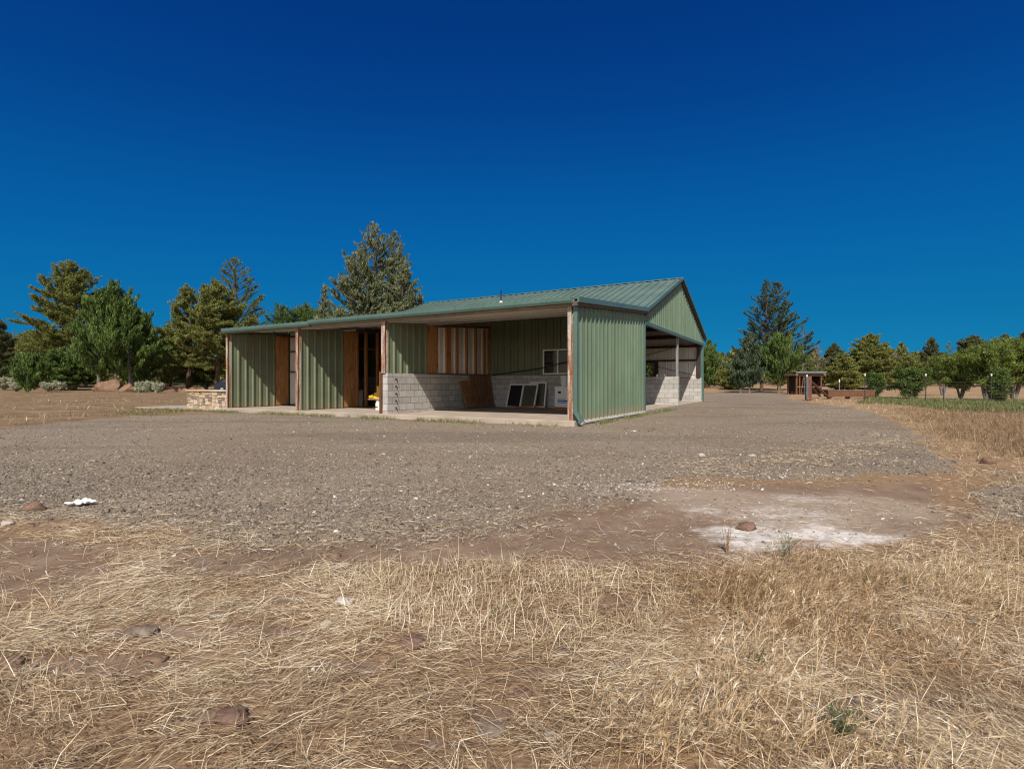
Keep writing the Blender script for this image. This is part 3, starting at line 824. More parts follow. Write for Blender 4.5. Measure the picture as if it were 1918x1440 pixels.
# white carton on a timber base, bucket on top
o = in_shed('white_box', -2.84, 4.9, SZ+.085); tag(o, 'white printed carton standing on a timber base under the window', 'box')
b = MB(); b.box(0, .72, 0, .55, 0, .72); b.build('carton', M['white'], o, .01)
b = MB(); b.box(.13, .25, -.004, -.001, .48, .56); b.build('label', M['black'], o)
b = MB(); b.box(.11, .62, -.004, -.001, .20, .245); b.build('stripe', M['blue'], o)
for i, (xa, xb, z) in enumerate(((.12, .30, .28), (.33, .40, .28), (.12, .26, .165), (.29, .5, .165), (.12, .2, .14), (.23, .44, .14))): b = MB(); b.box(xa, xb, -.004, -.001, z, z+.016); b.build('lettering_line', M['blue'], o)
b = MB(); b.box(-2.87, -2.06, 4.86, 5.5, SZ, SZ+.03); b.box(-2.87, -2.79, 4.86, 5.5, SZ+.03, SZ+.082); b.box(-2.16, -2.06, 4.86, 5.5, SZ+.03, SZ+.082); b.box(-2.79, -2.16, 4.87, 4.92, SZ+.03, SZ+.082)
o = b.build('timber_pallet', M['stud']); o.matrix_world = Matrix.Translation((SX, SY, 0)) @ Matrix.Rotation(SROT, 4, 'Z')
tag(o, 'low orange timber base under the white carton', 'pallet')
o = in_shed('bucket', -2.56, 5.17, SZ+.81); tag(o, 'white plastic bucket standing on top of the printed carton', 'bucket')
b = MB(); b.tube([(0, 0, 0), (0, 0, .36)], [.135, .155], 20); b.build('tub', M['white'], o)
b = MB(); b.tube([(0, 0, .34), (0, 0, .375)], .165, 20); b.build('lid', M['white'], o)
# yellow machine on a pedestal, middle bay
o = in_shed('yellow_machine', -8.42, 1.97, SZ, .45); tag(o, 'small yellow workshop machine on a rusty pedestal in the middle bay', 'machine')
b = MB(); b.box(-.16, .16, -.14, .14, 0, .03); b.tube([(0, 0, .03), (0, 0, .34)], [.06, .045], 10); b.build('pedestal', M['rust'], o)
b = MB(); b.box(-.28, .24, -.16, .16, .34, .375); b.build('table', M['rust'], o)
b = MB(); vs = [(-.10, -.13, .376), (.24, -.13, .376), (.24, .13, .376), (-.10, .13, .376), (-.06, -.09, .60), (.12, -.09, .60), (.12, .09, .60), (-.06, .09, .60)]
b.add(vs, [(3,2,1,0), (4,5,6,7), (0,1,5,4), (1,2,6,5), (2,3,7,6), (3,0,4,7)]); b.build('housing', M['yellow'], o, .01)
b = MB(); b.tube([(-.10, 0, .47), (-.28, 0, .42)], [.10, .055], 12); b.build('nose', M['yellow'], o)
b = MB(); b.box(.02, .05, -.10, .10, .60, .84); b.box(.05, .10, -.10, -.07, .60, .82); b.build('guard', M['yellow'], o, .004)
o = in_shed('plastic_jug', -8.02, 1.62, SZ); tag(o, 'white plastic jug with a teal cap on the floor below the yellow machine', 'jug')
b = MB(); b.tube([(0, 0, 0), (0, 0, .22), (0, 0, .28), (.02, 0, .31)], [.10, .10, .07, .035], 12); b.build('jug_body', M['white'], o)
b = MB(); b.tube([(.02, 0, .305), (.02, 0, .345)], .042, 10); b.build('cap', M['teal'], o)
b = MB(); b.box(-.06, .06, -.106, -.098, .09, .12); b.build('label', M['black'], o)
for k, (z, lab) in enumerate(((SZ, 'white box at the bottom of the stack behind the open studs'), (SZ+.312, 'white box on top of the stack behind the open studs'))):
    o = in_shed('storage_box', -10.72 + .02*k, 2.85, z, .06*k); tag(o, lab, 'box', 'white boxes stacked behind the studs')
    b = MB(); b.box(-.3, .28, 0, .42, 0, .28); b.build('carton', M['white'], o, .008)
    b = MB(); b.box(-.31, .29, -.01, .43, .281, .31); b.build('lid', M['white'], o, .004)
for i in range(6):
    b = MB(); b.bar((-10.95+.13*i, 2.7+.02*(i % 3), SZ+.66+.001*i), (-10.9+.125*i, 4.9, SZ+.66+.001*i), .11, .03)
    o = b.build('lumber', M['grey_timber']); o.matrix_world = Matrix.Translation((SX, SY, 0)) @ Matrix.Rotation(SROT, 4, 'Z'); tag(o, 'grey board lying side by side with others across the white boxes', 'lumber', 'grey boards on the white boxes')
# small bits on the block wall of the gable
for i, (x, lab) in enumerate(((-.62, 'small white can on the ledge of the block partition nearest the steel column'), (-.95, 'small white can on the ledge of the block partition further in'))):
    b = MB(); b.tube([(0, 0, 0), (0, 0, .03), (0, 0, .10), (0, 0, .12)], [.04, .045, .045, .03], 10)
    o = b.build('paint_can', M['white']); o.location = s2w(x, 11.65, BT); tag(o, lab, 'can')
b = MB(); b.box(-1.35, -.55, YB-.30, YB-.205, BT+.004, BT+.05); o = b.build('ledge_board', M['stud']); o.matrix_world = Matrix.Translation((SX, SY, 0)) @ Matrix.Rotation(SROT, 4, 'Z')
tag(o, 'orange board lying on the far block wall under the gable', 'board')

# ------------------------------------------------------------------ stone wall and concrete pad
b = MB(); b.box(-20.3, LX-.2, -.25, 1.9, -.25, .035); o = b.build('concrete_pad', M['concrete'], None, .01)
o.matrix_world = Matrix.Translation((SX, SY, 0)) @ Matrix.Rotation(SROT, 4, 'Z'); tag(o, kind='structure')
M['fieldstone'] = m_tint('fieldstone', [(0, (.19, .145, .11, 1)), (.3, (.34, .265, .20, 1)), (.55, (.50, .40, .29, 1)), (.8, (.50, .345, .20, 1)), (1, (.54, .47, .38, 1))], .9, .1, 9)
M['mortar'] = m_simple('stone_mortar', (.24, .20, .16, 1), .95, .1)
sw = in_shed('stone_wall', -17.5, .38, 0); tag(sw, 'low tan fieldstone wall with a flat cap joining the shed corner', 'wall')
def stone_face(b, L, Hh, fn):
    def split(x0, x1, z0, z1, d):
        w, h = x1-x0, z1-z0
        if (w < .30 and h < .17) or d > 7 or (w < .42 and h < .24 and random.random() < .3):
            g = .008; p = random.uniform(.005, .04); j = lambda: random.uniform(-.014, .014)
            b.tint = random.random()
            c = [(x0+g+j(), z0+g+j()), (x1-g+j(), z0+g+j()), (x1-g+j(), z1-g+j()), (x0+g+j(), z1-g+j())]
            m = (sum(q[0] for q in c)/4, sum(q[1] for q in c)/4)
            inn = [(m[0]+(q[0]-m[0])*.80, m[1]+(q[1]-m[1])*.78) for q in c]
            vs = [fn(a, z, 0) for a, z in c] + [fn(a, z, p*.7+.008) for a, z in c] + [fn(a, z, p+.015+random.uniform(0, .012)) for a, z in inn]
            b.add(vs, [(i, (i+1) % 4, 4+(i+1) % 4, 4+i) for i in range(4)] + [(4+i, 4+(i+1) % 4, 8+(i+1) % 4, 8+i) for i in range(4)] + [(8, 9, 10, 11)])
            return
        if w/h > random.uniform(1.0, 1.7):
            s = x0 + w*random.uniform(.35, .65); split(x0, s, z0, z1, d+1); split(s, x1, z0, z1, d+1)
        else:
            s = z0 + h*random.uniform(.35, .65); split(x0, x1, z0, s, d+1); split(x0, x1, s, z1, d+1)
    split(0, L, 0, Hh, 0)
LW = 17.5 + LX - .08
b = MB(); b.box(.03, LW, .03, .42, 0, .70); b.build('core', M['mortar'], sw)
b = MB(); stone_face(b, LW, .71, lambda a, z, p: (a, .032-p, z)); stone_face(b, .45, .71, lambda a, z, p: (.032-p, .45-a, z)); stone_face(b, LW, .71, lambda a, z, p: (LW-a, .418+p, z)); b.build('stone_facing', M['fieldstone'], sw)
b = MB(); b.tint = .9
for i in range(4):
    xa = -.05 + (LW+.03)*i/4; b.tint = random.uniform(.8, 1); b.box(xa+.004, xa+(LW+.03)/4-.004, -.06, .50, .712, .775+random.uniform(-.006, .006))
b.build('cap_stone', M['fieldstone'], sw, .012)

# ------------------------------------------------------------------ rocks
def rock_mesh(sx, sy, sz, seed, sub=3, rough=.5, flat=0.0, ang=.5):
    import bmesh
    bm = bmesh.new(); bmesh.ops.create_icosphere(bm, subdivisions=sub, radius=1)
    r = random.Random(seed); off = Vector((r.uniform(-99, 99), r.uniform(-99, 99), r.uniform(-99, 99)))
    planes = [(Vector((r.gauss(0, 1), r.gauss(0, 1), r.gauss(0, .8))).normalized(), r.uniform(.55, .9)) for _ in range(7)]
    for v in bm.verts:
        d = v.co.normalized(); k = 1 + rough*(mnoise.noise(d*1.3+off)) + rough*.45*mnoise.noise(d*3.5+off) + rough*.2*mnoise.noise(d*9+off)
        p = d*k
        for n, c in planes:
            e = p.dot(n) - c
            if e > 0: p -= n*e*(.55+ang*.45)
        v.co = Vector((p.x*sx, p.y*sy, max(p.z, -.35)*sz))
    me = bpy.data.meshes.new('rock'); bm.to_mesh(me); bm.free()
    for p in me.polygons: p.use_smooth = sub > 2
    return me
def m_rock(name, c1, c2, sc=8):
    n = NT(name); o = n.coord('Object'); a = n.noise(o, sc, 7, .7); b_ = n.noise(o, sc*.3, 4, .6)
    col = n.mix(.5, n.ramp(a, [(.28, c1), (.72, c2)]), n.ramp(b_, [(.3, c1), (.7, c2)]))
    n.bsdf(col, .9, .12, 0, n.bump(n.noise(o, sc*3, 7, .75), .8, .25/sc)); return n.m
M['rock_red'] = m_rock('red_lava_rock', (.085, .045, .032, 1), (.26, .165, .12, 1), 42)
M['rock_brown'] = m_rock('brown_rock', (.115, .066, .040, 1), (.27, .18, .12, 1), 42)
M['rock_grey'] = m_rock('grey_rock', (.12, .09, .068, 1), (.30, .235, .18, 1), 46)
M['rock_pale'] = m_rock('pale_rock', (.30, .255, .205, 1), (.56, .50, .43, 1), 46)
M['boulder'] = m_rock('tan_boulder', (.12, .066, .040, 1), (.32, .205, .135, 1), 4.0)
M['boulder_red'] = m_rock('red_boulder', (.11, .055, .034, 1), (.27, .155, .098, 1), 4.0)
ROCKS = []
def put_rock(px, py, wpx, ratio, mat, label, seed, hr=.45, D=None, sub=3, name='rock', cat='rock', group=None, sink=.10, ry=.7):
    if D is None: x, y = gp(px, py)
    else: x, y = xat(px, D), D
    w = wpx*y/F/2
    me = rock_mesh(w, w*ry, w*ratio, seed, sub); ROCKS.append((x, y, w))
    o = link(name, me, M[mat]); o.location = (x, y, float(gz(x, y)) + w*ratio*(.35-sink)); o.rotation_euler = (0, 0, random.uniform(-.4, .4)); tag(o, label, cat, group); return o
FR = [
 (68, 952, 46, .5, 'rock_brown', 'brown angular rock at the gravel edge near the white rag'),
 (1399, 986, 38, .7, 'rock_red', 'reddish lumpy rock lying on the white powder patch'),
 (1850, 866, 30, .8, 'rock_red', 'dark reddish rock in the dry grass beyond the second gravel patch'),
 (1836, 861, 14, .4, 'rock_red', 'flat little red rock just behind the dark reddish rock'),
 (645, 1132, 42, .55, 'rock_pale', 'pale chalky rock in the straw, whitest and largest of the pale rocks'),
 (612, 1168, 28, .45, 'rock_pale', 'small pale chalky stone just in front of the whitest rock'),
 (270, 1192, 56, .34, 'rock_grey', 'flat grey brown rock in the bare soil among flattened straw'),
 (405, 1158, 30, .4, 'rock_grey', 'small grey stone in the straw behind the flat grey brown rock'),
 (290, 1236, 56, .28, 'rock_brown', 'flat brown rock half buried in front of the flat grey brown rock'),
 (432, 1345, 80, .24, 'rock_red', 'broad rough red rock in the straw close to the camera'),
 (628, 1038, 26, .45, 'rock_brown', 'small brown rock where the straw meets the bare dirt'),
 (770, 1204, 64, .25, 'rock_red', 'flat reddish slab rock among standing straw stubble'),
 (1012, 1166, 40, .42, 'rock_brown', 'tan brown rock tucked behind the dark oval stone'),
 (1048, 1213, 44, .38, 'rock_grey', 'dark oval stone lying in flattened straw at mid field'),
 (1152, 1234, 44, .22, 'rock_grey', 'flat grey stone right of the dark oval stone'),
 (1036, 1362, 32, .35, 'rock_pale', 'pale grey stone in the straw at the bottom of the scene'),
 (18, 1252, 58, .4, 'rock_red', 'reddish rock at the left edge of the straw'),
 (920, 1345, 76, .12, 'rock_grey', 'wide flat grey rock sunk in the soil near the bottom'),
 (14, 981, 26, .5, 'rock_pale', 'pale stone at the far left edge of the gravel'),
 (1313, 853, 18, .5, 'rock_pale', 'white stone on the open gravel in front of the gable'),
 (1408, 854, 16, .45, 'rock_pale', 'white stone on the gravel further from the shed than its neighbour'),
 (1636, 1344, 26, .4, 'rock_pale', 'pale stone beside the tallest green weed'),
 (1664, 1338, 24, .4, 'rock_grey', 'grey stone close behind the pale stone by the tallest weed'),
 (880, 1235, 46, .25, 'rock_brown', 'brown rock half hidden under straw left of the dark oval stone'),
 (980, 1285, 52, .2, 'rock_red', 'low red rock under the straw in front of the dark oval stone'),
 (1100, 1190, 34, .3, 'rock_brown', 'small brown rock behind the flat grey stone'),
 (240, 1350, 50, .22, 'rock_brown', 'low brown rock in the flattened straw left of the broad red rock'),
 (1640, 778, 10, .5, 'rock_brown', 'small tan rock on the gravel by the right hand bend'),
 (1188, 807, 8, .5, 'rock_pale', 'little pale stone on the gravel before the shed corner'),
]
for i, (px, py, w, ra, mt, lab) in enumerate(FR): put_rock(px, py, w, ra, mt, lab, 100+i, group='loose rocks on the ground', sub=4 if w > 30 else 3)
put_rock(204, 0, 50, .85, 'boulder', 'largest tan boulder in front of the juniper trunks', 301, D=60, name='boulder', cat='boulder', ry=.6, sub=4)
put_rock(241, 0, 40, .62, 'boulder', 'low tan boulder touching the largest boulder', 302, D=59.5, name='boulder', cat='boulder', ry=.7, sub=4)
put_rock(264, 0, 22, .6, 'boulder_red', 'small dark red boulder at the end of the boulder group', 303, D=60, name='boulder', cat='boulder')
put_rock(192, 0, 24, 1.5, 'boulder', 'upright tan boulder at the back of the largest boulder', 304, D=62, name='boulder', cat='boulder')
rp = ['broad red rock at the near end of the rock pile', 'rounded red rock second along the rock pile', 'tall red rock at the middle of the rock pile', 'tan rock leaning on the tall red rock', 'flat red rock at the foot of the pile',
      'dark rock near the stone wall end of the pile', 'dark red rock half hidden behind the stone wall cap', 'red rock on top of the broad red rock', 'small tan rock at the front of the pile', 'brown rock behind the pile']
for i, (px, w, ra, dz) in enumerate(((305, 24, .5, 0), (322, 22, .55, 0), (334, 20, .75, 0), (347, 20, .6, 0), (318, 26, .25, 0), (362, 24, .55, 0), (378, 22, .5, 0), (311, 13, .6, .75), (343, 14, .4, 0), (355, 18, .7, 0))):
    o = put_rock(px, 0, w, ra, 'boulder_red' if i % 3 else 'boulder', rp[i], 320+i, D=66 - (i == 4)*1.5 + (i == 9)*1.5, name='pile_rock', cat='rock', group='rocks of the red rock pile')
    o.location.z += dz

# white rag
def rag():
    x, y = gp(152, 943); N = 26; V = []; Fq = []
    for j in range(N):
        for i in range(N):
            a, c = i/(N-1)-.5, j/(N-1)-.5
            w = .20*(1-.35*abs(c)) ; h = .10
            px_ = a*w + .02*math.sin(9*c+a*4); py_ = c*h*(1+.4*math.sin(6*a+1)) + .03*a
            z = .010 + .026*abs(mnoise.noise(Vector((a*5, c*5, 3)))) + .03*math.exp(-((a-.12)**2+c*c)*14) + .014*abs(mnoise.noise(Vector((a*13, c*11, 8))))
            V.append((px_, py_, z))
    for j in range(N-1):
        for i in range(N-1):
            a, c = i/(N-1)-.5, j/(N-1)-.5
            if a < -.2 and abs(c) > .28: continue
            if a > .35 and c < -.3: continue
            Fq.append((j*N+i, j*N+i+1, (j+1)*N+i+1, (j+1)*N+i))
    me = bpy.data.meshes.new('rag'); me.from_pydata(V, [], Fq); me.update()
    for p in me.polygons: p.use_smooth = True
    o = link('rag', me, M['white_cloth']); m = o.modifiers.new('thickness', 'SOLIDIFY'); m.thickness = .003
    o.location = (x, y, float(gz(x, y))+.012); o.rotation_euler = (.0, 0, .2); tag(o, 'crumpled white rag lying on the gravel edge beside the brown rock', 'rag')
M['white_cloth'] = m_simple('white_cloth', (.66, .65, .63, 1), .9, .1, .08, 9)
rag()

# ------------------------------------------------------------------ timber shelter, gate post, trough and fence on the right
def ground_empty(name, px, D, rz=0):
    x = xat(px, D); return empty(name, (x, D, float(gz(x, D))), rz)
M['roof_trim'] = m_simple('pale_blue_green_edge', (.20, .30, .30, 1), .5, .3, .1, 4)
M['shaded_boards'] = m_wood('shade_darkened_boards', (.018, .012, .009, 1), (.05, .032, .022, 1), (10, 10, .9))  # near-black colour stands in for the shade inside the shelter
ks = ground_empty('shelter', 1507, 57, .08); tag(ks, 'small open brown timber shelter with a flat metal roof by the pines', 'shelter')
for x in (-1.42, 1.36):
    for y in (-.75, .75):
        b = MB(); b.box(x-.07, x+.07, y-.07, y+.07, 0, 2.02); b.build('post', M['brown_timber'], ks)
for x in (-1.08, -.52):
    b = MB(); b.box(x-.06, x+.06, -.8, -.70, 0, 2.0); b.build('post', M['brown_timber'], ks)
b = MB(); b.bar((-.90, -.74, .05), (-.62, -.74, 1.9), .09, .06, (0, 1, 0)); b.build('brace', M['brown_timber'], ks)
b = MB(); b.box(-1.4, 1.36, -.82, -.74, 1.0-.2, 1.0-.12); b.build('rail', M['grey_timber'], ks)
b = MB()
for i in range(14): b.box(-1.36+i*.195, -1.36+i*.195+.18, .70, .73, .05, 2.0)
for i in range(7): b.box(1.34, 1.37, -.68+i*.195, -.68+i*.195+.18, .05, 2.0)
b.build('board_wall', M['shaded_boards'], ks)
b = MB(); b.box(-1.52, 1.46, -.88, -.82, 1.98, 2.30); b.box(-1.52, 1.46, .80, .86, 1.98, 2.2); b.build('fascia_beam', M['brown_timber'], ks)
b = MB(); b.sheet(ribs(-1.75, 1.7, .25, .03), lambda a, o_, e: (a, 1.1 if e else -1.15, (2.27 if e else 2.40) + o_)); b.box(-1.7, 1.65, -1.1, 1.05, 2.24, 2.262); b.build('roof', M['galv'], ks)
b = MB(); b.box(-1.74, 1.69, -1.17, -1.12, 2.33, 2.43); b.build('roof_edge', M['roof_trim'], ks)
b = MB(); b.box(-1.72, -1.48, -1.1, 1.0, 2.03, 2.2); b.box(1.47, 1.70, -1.1, 1.0, 2.03, 2.2); b.build('rafter', M['ply_dark'], ks)

gpst = ground_empty('gate_post', 1514, 32.5); tag(gpst, 'thick brown timber gate post with a dark metal plate and two pole braces', 'post')
b = MB(); b.box(-.03, .16, -.10, .10, -.05, 1.52); b.build('timber', M['brown_timber'], gpst, .01)
b = MB(); b.box(-.17, -.035, -.09, .09, .06, 1.50); b.build('metal_plate', M['slate'] if 'slate' in M else M['galv'], gpst)
b = MB(); b.tube([(-.10, -.02, 1.50), (-.10, -.02, 1.62)], .045, 8); b.build('insulator', M['white'], gpst)
b = MB(); b.box(-.16, -.04, -.12, -.092, .10, .22); b.build('foot_board', M['stud'], gpst)
b = MB(); b.tube([(.10, .05, 1.28), (5.3, 6.5, -.05)], [.075, .09], 8); b.build('brace', M['brown_timber'], gpst)
b = MB(); b.tube([(.12, .1, .98), (7.2, 11.0, .05)], [.06, .075], 8); b.build('brace', M['brown_timber'], gpst)
tr = ground_empty('timber_trough', 1590, 39, -.10); tag(tr, 'long low brown timber trough raised on short legs in dry grass', 'trough')
b = MB(); b.box(-1.62, 1.62, -.36, -.30, .16, .60); b.box(-1.62, 1.62, .30, .36, .16, .60); b.box(-1.62, -1.56, -.30, .30, .16, .60); b.box(1.56, 1.62, -.30, .30, .16, .60); b.box(-1.56, 1.56, -.30, .30, .16, .2); b.build('hull', M['brown_timber'], tr)
b = MB(); b.box(-1.68, 1.68, -.40, -.29, .602, .655); b.box(-1.68, 1.68, .29, .40, .602, .655); b.box(-1.68, -1.55, -.29, .29, .602, .655); b.box(1.55, 1.68, -.29, .29, .602, .655); b.build('rim', M['grey_timber'], tr)
for x in (-1.3, 0, 1.3):
    b = MB(); b.box(x-.09, x+.09, -.34, .34, -.05, .158); b.build('leg', M['grey_timber'], tr)

fx = [xat(p, 30.6) for p in (1620, 1734, 1857, 1980)]
fe = empty('wire_fence', (fx[1], 30.6, 0)); tag(fe, 'wire fence on thin steel posts with white tips in front of the orchard', 'fence')
for x in fx:
    b = MB(); z0 = float(gz(x, 30.6)); xx = x-fx[1]
    b.bar((xx, 0, z0-.1), (xx, 0, 1.50), .05, .012, (0, 1, 0)); b.bar((xx, .015, z0-.1), (xx, .015, 1.50), .012, .04, (0, 1, 0)); po = b.build('post', M['steel'], fe)
    b = MB(); b.bar((xx, .005, 1.50), (xx, .005, 1.63), .062, .05, (0, 1, 0)); b.build('tip', M['white'], po)
for z in (.12, .28, .44, .60, .78, .96, 1.16):
    b = MB(); pts = []
    for x0, x1 in zip(fx[:-1], fx[1:]):
        for k in range(6): pts.append((x0+(x1-x0)*k/6-fx[1], -.02, z-.015*math.sin(math.pi*k/6)))
    pts.append((fx[-1]-fx[1], -.02, z)); b.tube(pts, .0017, 4); b.build('wire', M['galv'], fe)
st = ground_empty('marker_post', 1572, 50); tag(st, 'lone thin steel post with a white tip behind the trough', 'post')
b = MB(); b.bar((0, 0, -.1), (0, 0, 1.35), .05, .03, (0, 1, 0)); b.build('stake', M['galv'], st)
b = MB(); b.bar((0, 0, 1.35), (0, 0, 1.62), .09, .06, (0, 1, 0)); b.build('tip', M['white'], st)
st = ground_empty('marker_post', 1768, 30.0); tag(st, 'short bluish stake between two white tipped fence posts', 'post')
b = MB(); b.bar((0, 0, -.1), (0, 0, .80), .05, .05, (0, 1, 0)); b.build('stake', M['slate'] if 'slate' in M else M['galv'], st)
b = MB(); b.bar((0, -.01, .58), (0, -.01, .66), .07, .07, (0, 1, 0)); b.build('band', M['blue'], st)
cg = ground_empty('wire_cage', 1869, 31.6); tag(cg, 'round wire cage standing around a young fruit tree', 'cage')
b = MB()
for k in range(12):
    z = .05 + k*.075
    b.tube([(.42*math.cos(a*math.pi/10), .42*math.sin(a*math.pi/10), z) for a in range(21)], .006, 3, False)
b.build('ring_wires', M['steel'], cg)
b = MB()
for k in range(20): b.tube([(.42*math.cos(k*math.pi/10), .42*math.sin(k*math.pi/10), 0), (.42*math.cos(k*math.pi/10), .42*math.sin(k*math.pi/10), .9)], .005, 3, False)
b.build('upright_wires', M['steel'], cg)

# ------------------------------------------------------------------ dark vehicle parked far behind the shed
M['car_paint'] = m_simple('black_car_paint', (.008, .009, .014, 1), .25, .5, .1, 2, .02)
M['tyre'] = m_simple('tyre_rubber', (.015, .015, .015, 1), .8, .2, .2, 6)
car = ground_empty('parked_car', 446, 61); tag(car, 'dark parked car mostly hidden behind the left corner of the shed', 'car')
prof = [(-2.25, .35), (-2.28, .75), (-2.15, .98), (-1.9, 1.06), (-1.45, 1.50), (-.9, 1.60), (.2, 1.60), (.75, 1.48), (1.25, 1.08), (2.1, .92), (2.28, .62), (2.2, .33)]
b = MB(); n_ = len(prof)
vs_ = [(x, y*(1 if z < 1.1 else .84), z) for y in (-.88, .88) for x, z in prof]
b.add(vs_, [(i, (i+1) % n_, n_+(i+1) % n_, n_+i) for i in range(n_)] + [tuple(range(n_)), tuple(range(2*n_-1, n_-1, -1))]); b.build('body', M['car_paint'], car, .05)
b = MB(); b.add([(-1.5, -.86, 1.10), (.95, -.86, 1.10), (.55, -.765, 1.46), (-1.25, -.765, 1.46)], [(0, 1, 2, 3)]); b.build('side_window', M['black'], car)
b = MB(); b.add([(-1.98, -.72, 1.10), (-1.98, .72, 1.10), (-1.52, .66, 1.46), (-1.52, -.66, 1.46)], [(0, 3, 2, 1)]); b.build('rear_window', M['black'], car)
b = MB(); b.box(-2.30, -2.26, -.8, -.55, .72, .88); b.build('tail_light', M['boulder_red'], car)
for x in (-1.4, 1.4):
    for y in (-.80, .80):
        b = MB(); b.tube([(x, y-.1, .34), (x, y+.1, .34)], .34, 18); w_ = b.build('wheel', M['tyre'], car)
        b = MB(); b.tube([(x, y-.104, .34), (x, y+.104, .34)], .2, 12); b.build('rim', M['galv'], w_)
# ------------------------------------------------------------------ trees
M['f_juniper'] = m_foliage('juniper_green', (.044, .076, .020, 1), (.195, .275, .070, 1), .34)
M['f_olive'] = m_foliage('olive_pine', (.070, .082, .024, 1), (.335, .340, .100, 1), .34)
M['f_grey'] = m_foliage('grey_green_juniper', (0.077, 0.098, 0.050, 1), (0.320, 0.339, 0.184, 1), .32)
M['f_pine'] = m_foliage('dark_pine', (.042, .054, .024, 1), (.195, .205, .090, 1), .32)
M['f_leaf'] = m_foliage('orchard_leaf', (.068, .098, .022, 1), (.30, .36, .09, 1), .45)
M['f_lush'] = m_foliage('lush_green_leaf', (.055, .090, .020, 1), (.190, .255, .070, 1), .42)
M['f_oak'] = m_foliage('oak_leaf', (0.043, 0.077, 0.020, 1), (0.165, 0.242, 0.057, 1), .32)
M['f_cool'] = m_foliage('cool_green_juniper', (.034, .052, .028, 1), (.140, .180, .100, 1), .3)
M['f_sage'] = m_foliage('sagebrush', (0.232, 0.232, 0.165, 1), (0.581, 0.581, 0.446, 1), .32)
M['f_dead'] = m_foliage('dry_sparse_needles', (0.136, 0.106, 0.068, 1), (0.369, 0.300, 0.194, 1), .32)

def quads_from(c, d, n, L, Wd):
    """rhombic leaf: centre, direction, side, length, width -> (4k,3) vertices"""
    return np.stack([c - d*L[:, None]*.5, c + n*Wd[:, None]*.5, c + d*L[:, None]*.5, c - n*Wd[:, None]*.5], 1).reshape(-1, 3)

def unit(a): return a/np.maximum(np.linalg.norm(a, axis=-1, keepdims=True), 1e-9)

